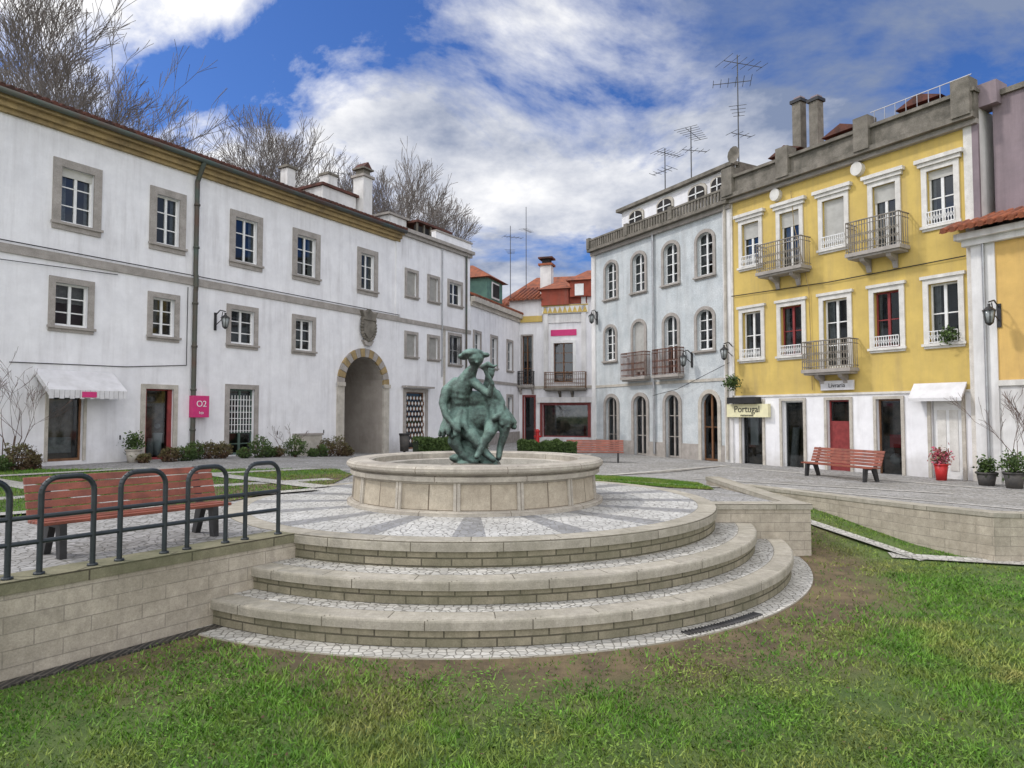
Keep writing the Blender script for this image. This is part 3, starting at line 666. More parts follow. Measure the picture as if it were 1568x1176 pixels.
# ================================================================== GROUND
def ss(a,b_,x):
    t=min(max((x-a)/(b_-a),0),1); return t*t*(3-2*t)
def gz(x,y): return -.3*ss(11,24,y+.9*x)
def lz(x,y): return -.75+.38*ss(9.4,13,y)*ss(3.5,4.5,x)
CX,CY=-.55,10.5
def inpoly(poly,x,y):
    c=False;j=len(poly)-1
    for i in range(len(poly)):
        if (poly[i][1]>y)!=(poly[j][1]>y) and x<(poly[j][0]-poly[i][0])*(y-poly[i][1])/(poly[j][1]-poly[i][1])+poly[i][0]: c=not c
        j=i
    return c
def drape(name,poly,mat,zf,step=1.0,off=0):
    xs=[p[0] for p in poly];ys=[p[1] for p in poly]
    V=[Vector((p[0],p[1])) for p in poly]; n=len(V)
    E=[(i,(i+1)%n) for i in range(n)]
    x=max(min(xs),-22)
    while x<min(max(xs),22):
        y=max(min(ys),-3)
        while y<min(max(ys),42):
            if inpoly(poly,x,y): V.append(Vector((x+U(-.01,.01),y+U(-.01,.01))))
            y+=step
        x+=step
    r=delaunay_2d_cdt(V,E,[list(range(n))],1,1e-5)
    me=bpy.data.meshes.new(name); me.from_pydata([(p.x,p.y,zf(p.x,p.y)+off) for p in r[0]],[],[tuple(f) for f in r[2]])
    me.materials.append(mat); me.update()
    for p in me.polygons:
        if p.normal.z<0: p.flip()
    o=bpy.data.objects.new(name,me); COL.objects.link(o); return o
LW0=Vector((-2.36,7.5)); ld=Vector((-.575,-.818))
LWn=LW0+ld*14
PAR=[(4.75,14.3),(5.1,13.3),(5.45,12.3),(5.78,11.3),(6.12,10.4),(6.65,9.5)]
plaza=[(LWn.x,LWn.y),(LW0.x,LW0.y),(-1.5,9.2),(1.0,10.2),(3.0,9.92),(4.3,9.92),(4.32,14.25)]+PAR+[(12,9.3),(30,8.8),(70,8.8),(70,80),(-70,80),(-70,LWn.y)]
drape('plaza_pavement',plaza,m_pave,gz)
m_soil,t,bb=nt('lawn_soil')
tc=N(t,'ShaderNodeTexCoord').outputs['Object']
sub=N(t,'ShaderNodeVectorMath',operation='SUBTRACT'); t.links.new(tc,sub.inputs[0]); sub.inputs[1].default_value=(CX,CY,-.75)
ln=N(t,'ShaderNodeVectorMath',operation='LENGTH'); t.links.new(sub.outputs[0],ln.inputs[0])
na=noise(t,tc,.55,6,.65); nb=noise(t,tc,3.5,6,.7)
green=mix(t,ramp(t,nb,.35,.65),(.06,.105,.02),(.11,.155,.035))
worn=math_(t,'SUBTRACT',math_(t,'MULTIPLY',na,2.4),ln.outputs['Value'])
mr=N(t,'ShaderNodeMapRange'); mr.inputs['From Min'].default_value=-4.9; mr.inputs['From Max'].default_value=-3.9
t.links.new(worn,mr.inputs['Value'])
col=mix(t,mr.outputs[0],green,mix(t,ramp(t,nb,.4,.6),(.17,.125,.065),(.095,.068,.038)))
t.links.new(col,bb.inputs['Base Color']); bb.inputs['Roughness'].default_value=.95; bump(t,bb,noise(t,tc,30,6,.8),.8,.03)
xs=np.linspace(-14,32,93);ys=np.linspace(-8,15.5,48)
V=[(x,y,lz(x,y)) for y in ys for x in xs];Fq=[(j*93+i,j*93+i+1,(j+1)*93+i+1,(j+1)*93+i) for j in range(47) for i in range(92)]
me=bpy.data.meshes.new('lawn');me.from_pydata(V,[],Fq);me.materials.append(m_soil);o=bpy.data.objects.new('lawn',me);COL.objects.link(o)
g=MB();g.face([(-400,-400,-.82),(400,-400,-.82),(400,600,-.82),(-400,600,-.82)],m_soil);g.obj('ground')
lawnpolys=[[(-11.5,10.2),(-8.0,8.6),(-5.2,8.7),(-4.2,10.2),(-3.3,12.2),(-3.4,14.6),(-4.1,16.2),(-12,16.0)],[(1.5,14.4),(2.9,12.9),(3.7,12.6),(3.9,14.4),(3.2,15.6),(1.9,16.2)]]
for pl in lawnpolys: drape('back_lawn',pl,m_soil,gz,off=.012)
def strip(a,b_,w,zf,off,mat,name='garden_path'):
    a=Vector(a);b_=Vector(b_);d=(b_-a).normalized();n=Vector((-d.y,d.x))*w/2
    return drape(name,[tuple(a-n),tuple(b_-n),tuple(b_+n),tuple(a+n)],mat,zf,.5,off)
BP=[((-9.5,9.2),(-3.6,13.6),.42),((-4.7,9.2),(-11,14.0),.42),((-11.5,11.0),(-4.6,16.2),.42),((-3.3,12.0),(-8.4,16.2),.42),((-11.4,13.2),(-8.6,16.2),.4),((-6.6,8.6),(-3.3,11.6),.3)]
for i,(a,b_,wv) in enumerate(BP): strip(a,b_,wv,gz,.018+.004*i,m_path)
strip((1.6,14.6),(4.0,13.3),.25,gz,.02,m_path)
strip((4.75,12.0),(5.75,9.6),.22,lz,.02,m_path);strip((5.4,9.85),(7.6,9.2),.28,lz,.024,m_path)
strip((2.2,16.6),(6.9,21.5),.14,gz,.008,m_band,'kerb_band');strip((5.0,14.6),(8.0,10.0),.16,gz,.008,m_band,'kerb_band')
strip((-13.2,13.9),(-3.2,16.6),.16,gz,.008,m_band,'kerb_band');strip((6.3,20.9),(10.3,14.6),.16,gz,.008,m_band,'kerb_band')
strip((.5,17.0),(3.2,27.5),.16,gz,.008,m_band,'kerb_band');strip((4.3,16.2),(8.6,13.4),.14,gz,.014,m_band,'kerb_band')

# ================================================================== retaining walls
w=MB()
n=Vector((-ld.y,ld.x))
if n.x>0: n=-n
def P2(v,z): return (v.x,v.y,z)
def slab(mb,a,b_,n,t0,t1,z0,z1,mat,z0b=None,z1b=None):
    z0b=z0 if z0b is None else z0b; z1b=z1 if z1b is None else z1b
    mb.hexa([P2(a+n*t0,z0),P2(b_+n*t0,z0b),P2(b_+n*t1,z0b),P2(a+n*t1,z0)],[P2(a+n*t0,z1),P2(b_+n*t0,z1b),P2(b_+n*t1,z1b),P2(a+n*t1,z1)],mat)
LE=LW0-ld*.25
slab(w,LE,LWn,n,.0,.3,-.85,-.09,m_block);slab(w,LE,LWn,n,-.012,.32,-.09,.006,m_blockedge)
slab(w,LW0+ld*.9,LWn,n,-.16,-.03,-.80,-.732,m_grille)
w.obj('retaining_wall')
w=MB()
w.box(2.9,4.3,9.9,10.15,-.85,-.07,m_block);w.box(2.9,4.32,9.88,10.2,-.07,.006,m_cope)
w.box(4.05,4.3,10.15,14.3,-.85,-.07,m_block);w.box(4.03,4.32,10.2,14.3,-.07,.0,m_cope)
w.obj('retaining_wall')
w=MB()
pts=PAR+[(12,9.3),(30,8.8)]
for a,b_ in zip(pts[:-1],pts[1:]):
    A=Vector(a);B=Vector(b_);d=(B-A).normalized();nn=Vector((-d.y,d.x))
    za,zb=gz(*a),gz(*b_)
    slab(w,A,B,nn,0,.22,-.85,za-.04,m_block,-.85,zb-.04);slab(w,A-d*.01,B+d*.01,nn,-.015,.26,za-.04,za+.02,m_cope,zb-.04,zb+.02)
w.obj('retaining_wall')

# ================================================================== FOUNTAIN STEPS + BASIN
fe=empty('fountain',(CX,CY,0))
s=MB()
prof=[(0,.012),(3.27,.012),(3.50,.012),(3.515,.009),(3.525,0.0),(3.53,-.015),(3.53,-.095),(3.50,-.10),(3.50,-.26),
      (3.80,-.26),(4.01,-.26),(4.025,-.263),(4.035,-.272),(4.04,-.287),(4.04,-.355),(4.01,-.36),(4.01,-.49),
      (4.24,-.49),(4.45,-.49),(4.465,-.493),(4.475,-.502),(4.48,-.517),(4.48,-.585),(4.45,-.59),(4.45,-.737),(4.70,-.737),(4.72,-.80)]
mats=[m_plat]+[m_cope]*5+[m_cope,m_step,m_step][0:1]+[m_step]+[m_tread]
mats=[m_plat,m_cope,m_cope,m_cope,m_cope,m_cope,m_step,m_step,m_tread,m_cope,m_cope,m_cope,m_cope,m_cope,m_step,m_step,m_tread,m_cope,m_cope,m_cope,m_cope,m_cope,m_step,m_step,m_tread,m_cope]
s.lathe(prof,mats,n=180); s.obj('steps',fe)
s=MB()
a0=math.radians(-62)
for k in range(26):
    a=a0+k*.0094; c_,s_=math.cos(a),math.sin(a)
    s.tube((4.55*c_,4.55*s_,-.733),(4.66*c_,4.66*s_,-.733),.012,.012,m_iron,4)
s.obj('drain_grate',fe)
s=MB()
prof=[(1.92,.012),(1.92,.05),(1.87,.07),(1.83,.075),(1.80,.40),(1.82,.42),(1.87,.44),(1.875,.50),(1.84,.51),(1.86,.525),(1.905,.54),(1.93,.57),(1.93,.60),(1.90,.63),(1.86,.64),(1.60,.64),(1.56,.62),(1.56,.54),(1.45,.53),(1.42,.30),(0,.30)]
mats=[m_rim]*3+[m_basin]+[m_rim]*13+[m_stoneL]*2+[m_water]
s.lathe(prof,mats,n=120); s.obj('basin',fe)
s=MB()
for k in range(14):
    a=2*math.pi*(k+.5)/14-.08
    ca,sa=math.cos(a),math.sin(a); tx,ty=-sa,ca; wv=.045
    s.hexa([(ca*1.79-tx*wv,sa*1.79-ty*wv,.07),(ca*1.79+tx*wv,sa*1.79+ty*wv,.07),(ca*1.855+tx*wv,sa*1.855+ty*wv,.07),(ca*1.855-tx*wv,sa*1.855-ty*wv,.07)],
           [(ca*1.76-tx*wv,sa*1.76-ty*wv,.43),(ca*1.76+tx*wv,sa*1.76+ty*wv,.43),(ca*1.83+tx*wv,sa*1.83+ty*wv,.43),(ca*1.83-tx*wv,sa*1.83-ty*wv,.43)],m_rim)
s.obj('basin_pilasters',fe,bevel=.006)

# ================================================================== STATUE (one cast bronze group)
m_brz,t,bb=nt('bronze_patina_highlit')
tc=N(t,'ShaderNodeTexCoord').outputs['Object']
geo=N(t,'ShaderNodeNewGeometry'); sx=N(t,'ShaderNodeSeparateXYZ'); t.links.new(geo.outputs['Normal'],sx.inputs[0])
mm=math_(t,'MULTIPLY_ADD',sx.outputs[2],.20,noise(t,tc,6,9,.75))  # patina noise plus lighter teal highlights painted onto upward faces
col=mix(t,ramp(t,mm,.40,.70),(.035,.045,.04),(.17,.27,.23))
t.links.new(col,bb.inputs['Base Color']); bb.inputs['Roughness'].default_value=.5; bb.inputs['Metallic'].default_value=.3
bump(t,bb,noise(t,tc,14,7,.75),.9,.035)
s=MB()
def pz(px,py,y=0): return Vector(((px-727)*.01,y,(763-py)*.01))
def limb(pts):
    for a,b_ in zip(pts[:-1],pts[1:]):
        A=pz(*a[:3]);B=pz(*b_[:3]);L=(B-A).length;K=max(2,int(L/(min(a[3],b_[3])*.45)))
        for k in range(K+1):
            f_=k/K; s.ball(tuple(A.lerp(B,f_)),a[3]+(b_[3]-a[3])*f_,m_brz,n=10,k=7)
limb([(708,650,.02,.15),(700,622,0,.15),(704,596,-.03,.17),(716,574,-.08,.115),(724,562,-.12,.07),(728,551,-.15,.09)])
s.ball(tuple(pz(727,549,-.15)),.115,m_brz,1.1,1.15,1.0)
s.ball(tuple(pz(722,541,-.12)),.13,m_brz,1.35,1.15,.62,14,8)
s.ball(tuple(pz(708,545,-.08)),.08,m_brz,1.2,1,.7);s.ball(tuple(pz(741,543,-.13)),.07,m_brz,1.1,1,.6)
s.ball(tuple(pz(729,556,-.27)),.024,m_brz)
limb([(696,586,-.02,.10),(682,598,-.08,.09),(677,616,-.16,.065),(682,634,-.22,.055),(694,648,-.28,.045),(700,656,-.3,.05)])
limb([(722,584,-.1,.085),(738,596,-.2,.065),(748,604,-.26,.055),(752,588,-.3,.042),(744,572,-.32,.036),(741,562,-.33,.045)])
limb([(710,656,-.05,.14),(722,664,-.22,.11),(732,678,-.28,.075),(742,692,-.26,.055),(754,701,-.32,.045)])
limb([(700,656,-.02,.14),(694,674,-.12,.1),(704,690,-.14,.07),(716,702,-.16,.055),(728,705,-.24,.045)])
limb([(752,636,.05,.17),(749,614,.04,.13),(746,598,.02,.125),(745,582,-.02,.055),(748,571,-.05,.075)])
s.ball(tuple(pz(748,566,-.03)),.08,m_brz,1.1,1,.7)
limb([(758,602,.02,.07),(767,616,-.06,.055),(766,632,-.18,.045),(756,640,-.26,.042)])
limb([(758,642,-.04,.15),(772,645,-.14,.11),(770,664,-.16,.07),(764,684,-.16,.055),(762,699,-.22,.045)])
limb([(752,648,-.1,.13),(748,662,-.26,.09),(738,680,-.3,.06),(730,696,-.36,.045)])
limb([(712,674,.1,.15),(700,655,.1,.13),(690,634,.08,.12),(685,616,.04,.06),(683,604,0,.075)])
limb([(683,634,-.02,.07),(681,652,-.12,.055),(692,666,-.22,.042)])
limb([(708,682,.0,.1),(716,692,-.1,.07),(736,702,-.16,.05)]);limb([(716,682,.12,.1),(738,690,.1,.07),(752,702,.06,.05)])
for i in range(30):
    a=U(0,6.28); ca,sa=math.cos(a),math.sin(a)
    limb([(704+12*ca,628,-.02+.14*sa,.045),(699+21*ca,648,-.03+.23*sa,.05),(700+28*ca,662+U(-6,6),-.04+.27*sa,.034)])
    if i%2: limb([(755+9*ca,616,.02+.1*sa,.04),(762+17*ca,636,-.02+.18*sa,.048),(764+23*ca,650+U(-5,5),-.03+.22*sa,.032)])
s.ball(tuple(pz(727,640,.02)),.24,m_brz,1.25,.75,.9,14,10); s.ball(tuple(pz(724,612,.04)),.17,m_brz,1.2,.8,.9,14,10)
s.ball(tuple(pz(727,675,.02)),.2,m_brz,1,.9,1.2,14,10);s.ball(tuple(pz(764,636,.0)),.14,m_brz,1.1,1,1)
for i in range(24):
    a=U(0,6.28);r=U(.05,.32); s.ball((r*math.cos(a),r*math.sin(a)*.8,U(.48,.64)),U(.08,.14),m_brz,U(.8,1.3),U(.8,1.2),U(.5,.9),8,5)
limb([(738,563,-.33,.04),(746,559,-.36,.045),(754,563,-.36,.025),(760,560,-.36,.014)])
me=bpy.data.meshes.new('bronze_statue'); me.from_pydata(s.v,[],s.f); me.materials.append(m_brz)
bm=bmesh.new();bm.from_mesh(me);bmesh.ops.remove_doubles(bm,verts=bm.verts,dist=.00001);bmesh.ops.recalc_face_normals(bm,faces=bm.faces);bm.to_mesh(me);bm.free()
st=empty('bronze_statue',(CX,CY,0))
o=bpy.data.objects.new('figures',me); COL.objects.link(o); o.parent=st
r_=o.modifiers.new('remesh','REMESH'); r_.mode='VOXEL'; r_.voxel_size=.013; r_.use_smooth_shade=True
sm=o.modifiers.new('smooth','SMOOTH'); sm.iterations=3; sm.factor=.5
s=MB();s.tube((0,0,.28),(0,0,.44),.62,.55,m_stonedark,24,True);s.tube((0,0,.44),(0,0,.56),.45,.36,m_stonedark,20,True)
s.obj('pedestal',st)

# ================================================================== RAILING
rl=MB()
A0=Vector((-3.94,5.25)); dd=-ld; off=n*.10
def rp(u,z): p=A0+dd*u+off; return (p.x,p.y,z)
per=.62
for k in range(12):
    a,b_=2.2-per*k,2.6-per*k
    r=.023;h=.78;rc=.13
    pts=[rp(a,0),rp(a,h-rc)]
    for j in range(1,7):
        t_=math.pi/2*j/6; pts.append(rp(a+rc-rc*math.cos(t_),h-rc+rc*math.sin(t_)))
    for j in range(0,7):
        t_=math.pi/2*j/6; pts.append(rp(b_-rc+rc*math.sin(t_),h-rc+rc*math.cos(t_)))
    pts.append(rp(b_,0)); rl.path(pts,r,m_railing,8)
    for u in (a,b_): rl.tube(rp(u,0.005),rp(u,.025),.045,.04,m_railing,8,True)
    for z in (.27,.47):
        e0=b_ if k==0 else b_+.22
        rl.path([rp(a,z),rp((a+e0)/2,z),rp(e0,z)],.02,m_railing,8)
rl.obj('railing')

# ================================================================== BENCHES
def bench(loc,rot,L=1.8,sc=.84):
    e=empty('park_bench',loc,rot); e.scale=(1,sc,sc); s=MB(); leg=m_iron
    for i,(y,z) in enumerate([(-.24,.40),(-.14,.41),(-.04,.405),(.06,.40)]): s.box(-L/2,L/2,y-.042,y+.042,z-.02,z+.015,m_wood)
    s.obj('seat_slats',e,bevel=.006); s=MB()
    for i in range(5):
        z=.48+i*.088;y=.13+i*.032
        s.hexa([(-L/2,y-.02,z-.038),(L/2,y-.02,z-.038),(L/2,y+.012,z-.038),(-L/2,y+.012,z-.038)],[(-L/2,y+.006,z+.038),(L/2,y+.006,z+.038),(L/2,y+.038,z+.038),(-L/2,y+.038,z+.038)],m_wood)
    s.obj('backrest_slats',e,bevel=.006); s=MB()
    for x in (-L/2+.18,L/2-.18):
        s.extr([(-.30,.0),(-.2,.0),(-.15,.33),(.02,.33),(.16,.0),(.26,.0),(.16,.38),(.34,.86),(.28,.88),(.09,.385),(-.28,.385)],x-.03,x+.03,leg)
    s.obj('legs',e,bevel=.004)
a=Vector((-3.24,7.55));c_=Vector((-4.27,6.2)); mid=(a+c_)/2; d=(a-c_).normalized()
bench((mid.x-.02,mid.y+.02,.0),math.atan2(d.y,d.x),1.8,.82)
bench((8.15,17.0,gz(8.15,17)),math.atan2(-2.0,.7),2.2)
bench((2.75,22.8,gz(2.75,22.8)),math.radians(-8),1.9)

# ================================================================== VEGETATION
def leafmat(name,a,b_):
    m,t,bb=nt(name); at=N(t,'ShaderNodeAttribute',attribute_name='tint')
    t.links.new(mix(t,at.outputs['Fac'],a,b_),bb.inputs['Base Color']); bb.inputs['Roughness'].default_value=.6; bb.inputs['Specular IOR Level'].default_value=.25; return m
m_leaf=leafmat('leaves_green',(.025,.045,.015),(.085,.135,.035)); m_leafr=leafmat('leaves_dry',(.09,.045,.03),(.11,.11,.04)); m_flow=leafmat('flowers',(.08,.13,.04),(.55,.08,.16))
def tris(name,P,tint,mat,parent=None,k=3):
    n_=len(P); me=bpy.data.meshes.new(name); me.vertices.add(n_*k); me.vertices.foreach_set('co',P.reshape(-1).astype(np.float32))
    me.loops.add(n_*k); me.loops.foreach_set('vertex_index',np.arange(n_*k,dtype=np.int32))
    me.polygons.add(n_); me.polygons.foreach_set('loop_start',np.arange(0,n_*k,k,dtype=np.int32)); me.polygons.foreach_set('loop_total',np.full(n_,k,dtype=np.int32))
    a_=me.attributes.new('tint','FLOAT','POINT'); a_.data.foreach_set('value',np.repeat(tint,k).astype(np.float32))
    me.materials.append(mat); me.update(); me.validate()
    o=bpy.data.objects.new(name,me); COL.objects.link(o)
    if parent: o.parent=parent
    return o
def leafcloud(pts,size):
    n_=len(pts); a_=np.random.normal(size=(n_,3)); a_/=np.linalg.norm(a_,axis=1)[:,None]; b2=np.cross(a_,np.random.normal(size=(n_,3))); b2/=np.linalg.norm(b2,axis=1)[:,None]
    sz=(size*np.random.uniform(.6,1.3,n_))[:,None]
    return np.stack([pts-a_*sz,pts+b2*sz*.45,pts+a_*sz,pts-b2*sz*.45],axis=1)
def bush(name,x,y,z,rx,ry,rz,n_=1500,size=.04,mat=None,twigs=8):
    q=np.random.normal(size=(n_,3)); q/=np.linalg.norm(q,axis=1)[:,None]; r=np.random.uniform(.45,1.05,n_)**.6
    lump=1+.22*np.sin(q[:,0]*5+x*3)*np.cos(q[:,1]*6+y)+.15*np.sin(q[:,2]*9+x)
    q=q*(r*lump)[:,None]; pts=np.stack([x+q[:,0]*rx,y+q[:,1]*ry,z+rz*.9+q[:,2]*rz],axis=1)
    pts=pts[pts[:,2]>z]
    tint=np.clip(.5+.4*(pts[:,2]-z-rz)/rz+np.random.normal(size=len(pts))*.2,0,1)
    e=empty(name,(0,0,0)); tris('leaves',leafcloud(pts,size),tint,mat or m_leaf,e,4)
    s=MB()
    for k in range(twigs):
        a=U(0,6.28); s.tube((x,y,z-.02),(x+rx*.8*math.cos(a),y+ry*.8*math.sin(a),z+rz*U(.9,1.9)),.012,.004,m_twig,4)
    s.obj('twigs',e)
m_core=M('hedge_core',(.015,.025,.01))
def hedge(x0,y0,x1,y1,w_,h,n_=11000):
    a=Vector((x0,y0));b_=Vector((x1,y1));L=(b_-a).length;d=(b_-a)/L;nn=Vector((-d.y,d.x))
    u=np.random.uniform(0,L,n_);v=np.random.uniform(-w_/2,w_/2,n_);zz=np.random.uniform(0,h,n_)
    side=np.random.randint(0,3,n_); v=np.where(side==0,-w_/2+np.abs(np.random.normal(0,.03,n_)),v); zz=np.where(side==1,h-np.abs(np.random.normal(0,.03,n_)),zz)
    zz=zz+.04*np.sin(u*7)*zz/h+.03*np.sin(u*17)
    pts=np.stack([a.x+d.x*u+nn.x*v,a.y+d.y*u+nn.y*v,gz(x0,y0)+zz],axis=1)
    e=empty('box_hedge'); tris('leaves',leafcloud(pts,.05),np.clip(zz/h*.6+np.random.normal(size=n_)*.2,0,1),m_leaf,e,4)
    s=MB(); slab(s,a,b_,nn,-w_/2+.08,w_/2-.08,gz(x0,y0)-.05,gz(x0,y0)+h-.1,m_core); s.obj('core',e)
hedge(-2.9,20.6,-.9,21.6,.7,.72);hedge(.2,21.4,2.0,21.2,.7,.72)
Ld=Vector((.515,.857)).normalized();Ln=Vector((-Ld.y,Ld.x))
def onL(u,out): p=Vector((-12.2,16.2))+Ld*u-Ln*out; return p.x,p.y
for u in list(np.arange(-2.5,.8,.5))+list(np.arange(3.0,11,.5)):
    x,y=onL(u+U(-.15,.15),1.0+U(-.2,.3)); k=U(.16,.36)
    bush('shrub',x,y,gz(x,y),k,k,k*U(.7,1.15),int(900*k/.25),.036,m_leafr if R()<.45 else m_leaf,16)
def branch(s,p,d,L,r,lev,maxlev,mat,rmin=.004,k0=(2,3)):
    q=p
    for i in range(2):
        d2=(d+Vector((U(-.16,.16),U(-.16,.16),U(-.06,.1)))).normalized(); q2=q+d2*L/2; r2=max(r*.84,rmin)
        s.tube(q,q2,r,r2,mat,6 if lev<2 else 3); q=q2;d=d2;r=r2
        if lev<maxlev and (i==1 or (R()<.68 and lev>0)):
            for k in range(random.randint(*k0) if i==1 else 1):
                sp=.8 if lev==0 else .62
                nd=(d+Vector((U(-1,1),U(-1,1),U(-.55,.8)))*sp+Vector((0,0,.08))).normalized()
                branch(s,q,nd,L*U(.62,.86),r*.68,lev+1,maxlev,mat,rmin,k0)
for i,(x,y,zt) in enumerate([(-28.5,36,22.6),(-26.4,38,23),(-23.2,38,23.6),(-22.0,42,22.5),(-19.8,44,20.8),(-17.6,45,21.2),(-15.2,46,20.8),(-13.0,48,20.2),(-10.7,50,20.2),(-9.0,52,20.4),(-7.2,54,20.2)]):
    random.seed(40+i); s=MB(); z0=3; H=(zt-z0)
    branch(s,Vector((x,y,z0)),Vector((0,0,1)),H*.27,H*.014,0,7,m_bark,.0125)
    k=(zt-z0)/(max(v[2] for v in s.v)-z0); s.v=[(v[0],v[1],z0+(v[2]-z0)*k) for v in s.v]
    s.obj('bare_tree')
random.seed(11)
hill=M('hill_scrub',(.05,.06,.025),(.09,.08,.04),.5,.95,.5,4)
h=MB(); K=24
f=lambda i,j:(-60+i*60/K,30+j*6,-1+6*ss(0,3,j)*ss(0,10,K-i))
for i in range(K):
    for j in range(8): h.face([f(i,j),f(i+1,j),f(i+1,j+1),f(i,j+1)],hill)
h.obj('hill')
def vine(x,y,z,H,k,lv=5,lean=.3):
    s=MB()
    for i in range(k): branch(s,Vector((x+U(-.15,.15),y+U(-.05,.05),z)),Vector((U(-lean,lean),U(-.1,.05),1)).normalized(),H*.36,.014,0,lv,m_twig,.004,(1,2))
    s.obj('bare_climber')
x,y=onL(.1,.5);vine(x,y,0,2.2,6)
x,y=onL(8.2,.4);vine(x,y,-.15,1.1,3,4)
Yp=lambda u,out:(Vector((7.27,22.6,0))+dY*u-nY*out)
p=Yp(8.35,.5);vine(p.x,p.y,-.28,2.0,4,5,.15)
def pot(x,y,z,r,h_,mat,gr=.25,lf=None):
    e=empty('potted_plant',(0,0,0));s=MB(); s.tube((x,y,z),(x,y,z+h_),r*.75,r,mat,14,True);s.tube((x,y,z+h_-.04),(x,y,z+h_),r*1.08,r*1.1,mat,14,True)
    s.obj('pot',e)
    q=np.random.normal(size=(500,3))*np.array([gr*.45,gr*.45,gr*.5])+np.array([x,y,z+h_+gr*.7]); tris('leaves',leafcloud(q,.045),np.random.uniform(0,1,500),lf or m_leaf,e,4)
p=Yp(6.75,.55);pot(p.x,p.y,gz(p.x,p.y),.15,.4,m_redpaint,.22,m_flow)
p=Yp(7.9,.95);pot(p.x,p.y,gz(p.x,p.y),.2,.3,m_potd,.18)
p=Yp(8.5,1.1);pot(p.x,p.y,gz(p.x,p.y),.2,.35,m_potd)
x,y=onL(3.0,.5);pot(x,y,0,.2,.35,m_stoneL)
p=Yp(.4,.45)
e=empty('hanging_basket'); q=np.random.normal(size=(500,3))*.11+np.array([p.x,p.y,2.3]); tris('leaves',leafcloud(q,.05),np.random.uniform(0,1,500),m_leaf,e,4)
p=Yp(6.8,.12); e=empty('window_plant'); q=np.random.normal(size=(300,3))*.1+np.array([p.x,p.y,3.25]); tris('leaves',leafcloud(q,.05),np.random.uniform(0,1,300),m_leaf,e,4)
x,y=onL(13.9,.8);s=MB();s.tube((0,0,.1),(0,0,.75),.17,.2,m_potd,14,True);s.tube((0,0,.75),(0,0,.82),.22,.22,m_iron,14,True);s.tube((0,0,0),(0,0,.1),.05,.05,m_iron,8);s.obj('litter_bin',loc=(x,y,gz(x,y)))

# ================================================================== GRASS BLADES
m_gr,t,bb=nt('grass_blades')
at=N(t,'ShaderNodeAttribute',attribute_name='tint'); tc=N(t,'ShaderNodeTexCoord').outputs['Object']
c1=mix(t,at.outputs['Fac'],(.045,.13,.012),(.16,.32,.035)); c1=mix(t,ramp(t,noise(t,tc,.8,6,.65),.46,.66),c1,mix(t,at.outputs['Fac'],(.13,.16,.035),(.34,.33,.10)))
c1=mix(t,.75,c1,ramp(t,noise(t,tc,2.6,6,.7),.35,.65,(.5,.55,.5),(1.25,1.2,1.15)),'MULTIPLY')
t.links.new(c1,bb.inputs['Base Color']); bb.inputs['Roughness'].default_value=.55; bb.inputs['Specular IOR Level'].default_value=.25
NB=360000
ang=np.random.uniform(-.75,.75,NB); rr=np.random.uniform(2.9,14.5,NB)
x=rr*np.sin(ang); y=rr*np.cos(ang)
dc=np.hypot(x-CX,y-CY)
keep=dc>4.74
sd=(x-LW0.x)*n.x+(y-LW0.y)*n.y
keep&=~((sd>-.17))|(x>0)
keep&=~((x>2.8)&(x<4.33)&(y>9.85))&~((x<4.3)&(y>10))
PARr=sorted(PAR,key=lambda p:p[1]); yb=np.array([p[1] for p in PARr]);xb=np.array([p[0] for p in PARr])
keep&=~((y>9.45)&(x>np.interp(y,yb,xb)-.03))&~((x>6.6)&(y>9.2))
def seg(a,b_,w):
    a=np.array(a);b_=np.array(b_);d=b_-a;t_=np.clip(((x-a[0])*d[0]+(y-a[1])*d[1])/(d@d),0,1);return np.hypot(x-a[0]-t_*d[0],y-a[1]-t_*d[1])<w/2
keep&=~seg((4.75,12.0),(5.75,9.6),.24)&~seg((5.4,9.85),(7.6,9.2),.3)
def wob(x,y): return .5*np.sin(1.3*x+.7*y)+.3*np.sin(2.9*x-1.7*y+1)+.25*np.sin(5.1*x+4.3*y+2)+.15*np.sin(11*x-9*y)
wf=np.clip((dc-4.72)/1.1+wob(x,y)*.6,0.12,1); keep&=np.random.uniform(0,1,NB)<wf
patch=np.clip(.8+.6*wob(x*1.7+4,y*1.7),.22,1); keep&=np.random.uniform(0,1,NB)<patch
x=x[keep];y=y[keep];wv=wob(x*.8,y*.8)
zz=np.array([lz(a,b_) for a,b_ in zip(x,y)]); nb_=len(x)
th=np.random.uniform(0,2*np.pi,nb_); hgt=np.random.uniform(.015,.045,nb_)*(1+.4*wv); wd=np.random.uniform(.0025,.006,nb_)*(1+np.hypot(x,y)*.06)
ln_=np.random.normal(0,.65,(nb_,2))*hgt[:,None]
P=np.zeros((nb_,3,3)); P[:,0]=np.stack([x-wd*np.cos(th),y-wd*np.sin(th),zz],1);P[:,1]=np.stack([x+wd*np.cos(th),y+wd*np.sin(th),zz],1);P[:,2]=np.stack([x+ln_[:,0],y+ln_[:,1],zz+hgt],1)
tris('grass',P,np.clip(np.random.normal(.5,.28,nb_)+.15*wv,0,1),m_gr)
nc=22000; ang=np.random.uniform(-.75,.75,nc); rr=np.random.uniform(2.9,7.5,nc);x=rr*np.sin(ang);y=rr*np.cos(ang)
sd=(x-LW0.x)*n.x+(y-LW0.y)*n.y; k=(np.hypot(x-CX,y-CY)>4.9)&(sd<-.18)&(wob(x*2.3,y*2.3)>.1)
x=x[k];y=y[k];pts=np.stack([x,y,np.full(len(x),-.75)+np.random.uniform(.01,.04,len(x))],1)
L=leafcloud(pts,.017); L[:,:,2]=pts[:,None,2]+(L[:,:,2]-pts[:,None,2])*.3
tris('clover',L,np.random.uniform(.1,.9,len(pts)),m_gr,None,4)
q=[]
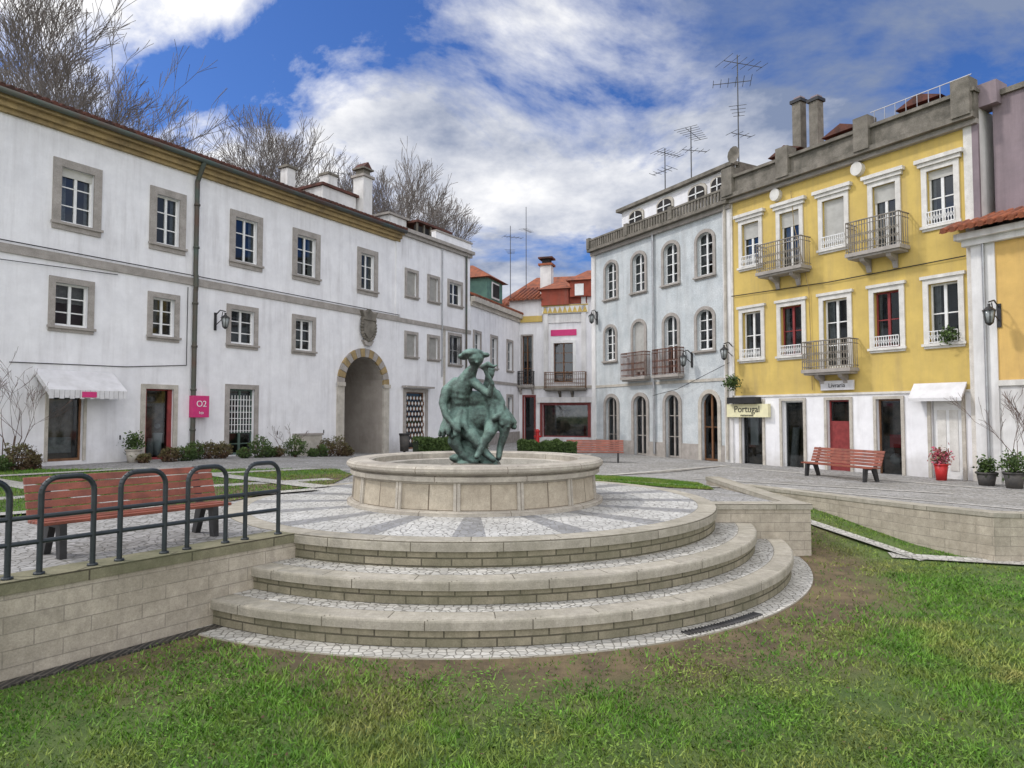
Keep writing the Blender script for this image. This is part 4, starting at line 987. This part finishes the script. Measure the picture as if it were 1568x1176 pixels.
for pl in lawnpolys:
    xs_=[p[0] for p in pl];ys_=[p[1] for p in pl]
    for i in range(30000):
        a=U(min(xs_),max(xs_));c_=U(min(ys_),max(ys_))
        if inpoly(pl,a,c_): q.append((a,c_,gz(a,c_)+.01))
q=np.array(q); x=q[:,0];y=q[:,1]
bad=seg((1.6,14.6),(4.0,13.3),.27)
for a,b_,wv in BP: bad|=seg(a,b_,wv+.02)
q=q[~bad];nb_=len(q);th=np.random.uniform(0,6.28,nb_);wd=np.full(nb_,.008)
P=np.zeros((nb_,3,3));P[:,0]=q-np.stack([wd*np.cos(th),wd*np.sin(th),0*wd],1);P[:,1]=q+np.stack([wd*np.cos(th),wd*np.sin(th),0*wd],1);P[:,2]=q+np.stack([np.random.normal(0,.015,nb_),np.random.normal(0,.015,nb_),np.random.uniform(.02,.05,nb_)],1)
tris('back_grass',P,np.clip(np.random.normal(.5,.25,nb_),0,1),m_gr)
# fallen leaves / litter scattered on lawn and steps gutter
nl=500; ang=np.random.uniform(-.7,.7,nl); rr=np.random.uniform(3,9,nl);x=rr*np.sin(ang);y=rr*np.cos(ang)
sd=(x-LW0.x)*n.x+(y-LW0.y)*n.y; k=(np.hypot(x-CX,y-CY)>4.75)&(sd<-.18)
pts=np.stack([x[k],y[k],np.full(k.sum(),-.715)],1); L=leafcloud(pts,.02); L[:,:,2]=pts[:,None,2]+(L[:,:,2]-pts[:,None,2])*.35
tris('fallen_leaves',L,np.random.uniform(0,.5,len(pts)),m_leafr,None,4)

# ================================================================== SKY / LIGHT
sd_=Vector((-1,.06,0)).normalized(); el=math.radians(44)
w=bpy.data.worlds.new('World'); scene.world=w; w.use_nodes=True; t=w.node_tree; bg=t.nodes['Background']
sky=N(t,'ShaderNodeTexSky'); sky.sky_type='NISHITA'; sky.sun_disc=False; sky.sun_elevation=el; sky.sun_rotation=math.atan2(sd_.x,sd_.y)%(2*math.pi)
tc=N(t,'ShaderNodeTexCoord').outputs['Generated']
sx=N(t,'ShaderNodeSeparateXYZ'); t.links.new(tc,sx.inputs[0])
zb=math_(t,'ADD',math_(t,'MAXIMUM',sx.outputs[2],0),.30)
cb=N(t,'ShaderNodeCombineXYZ')
for i in (0,1): t.links.new(math_(t,'DIVIDE',sx.outputs[i],zb),cb.inputs[i])
cb.inputs[2].default_value=1.3
v=cb.outputs[0]
big=noise(t,v,1.5,10,.6,None,.35)
cov=ramp(t,math_(t,'MULTIPLY_ADD',sx.outputs[2],-.22,big),.345,.45)
sh2=math_(t,'MULTIPLY_ADD',sx.outputs[0],.34,noise(t,v,2.4,9,.6))
ccol=mix(t,ramp(t,sh2,.36,.66),(6.9,6.9,7.0),(1.55,1.95,2.95))
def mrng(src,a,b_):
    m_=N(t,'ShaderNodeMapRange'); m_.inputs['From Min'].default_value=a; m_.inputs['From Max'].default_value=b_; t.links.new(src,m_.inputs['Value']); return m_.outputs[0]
cloud_fill=math_(t,'MAXIMUM',mrng(sx.outputs[1],.05,-.5),mrng(sx.outputs[2],.68,.92))  # unseen cloud behind camera and overhead, brightened as added fill for shaded walls
ccol=mix(t,cloud_fill,ccol,(14.0,14.0,14.2))
cov=math_(t,'MAXIMUM',cov,math_(t,'MULTIPLY',cloud_fill,.85))
skyb=mix(t,1.0,sky.outputs[0],(.30,.50,.90),'MULTIPLY')
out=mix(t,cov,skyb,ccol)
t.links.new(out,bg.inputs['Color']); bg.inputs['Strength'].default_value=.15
sun=bpy.data.lights.new('sun','SUN'); sun.energy=2.0; sun.angle=math.radians(5); sun.color=(1,.95,.88)
so=bpy.data.objects.new('sun',sun); COL.objects.link(so)
dirv=Vector((sd_.x*math.cos(el),sd_.y*math.cos(el),math.sin(el))); so.rotation_euler=dirv.to_track_quat('Z','Y').to_euler()
scene.view_settings.view_transform='Standard'; scene.view_settings.look='None'; scene.view_settings.exposure=0
cam=bpy.data.cameras.new('camera'); cam.lens=24.0; cam.sensor_width=36; cam.clip_end=2000
co=bpy.data.objects.new('camera',cam); COL.objects.link(co); co.location=(0,0,1.3); co.rotation_euler=(math.pi/2+math.atan(46/1045),0,0); scene.camera=co
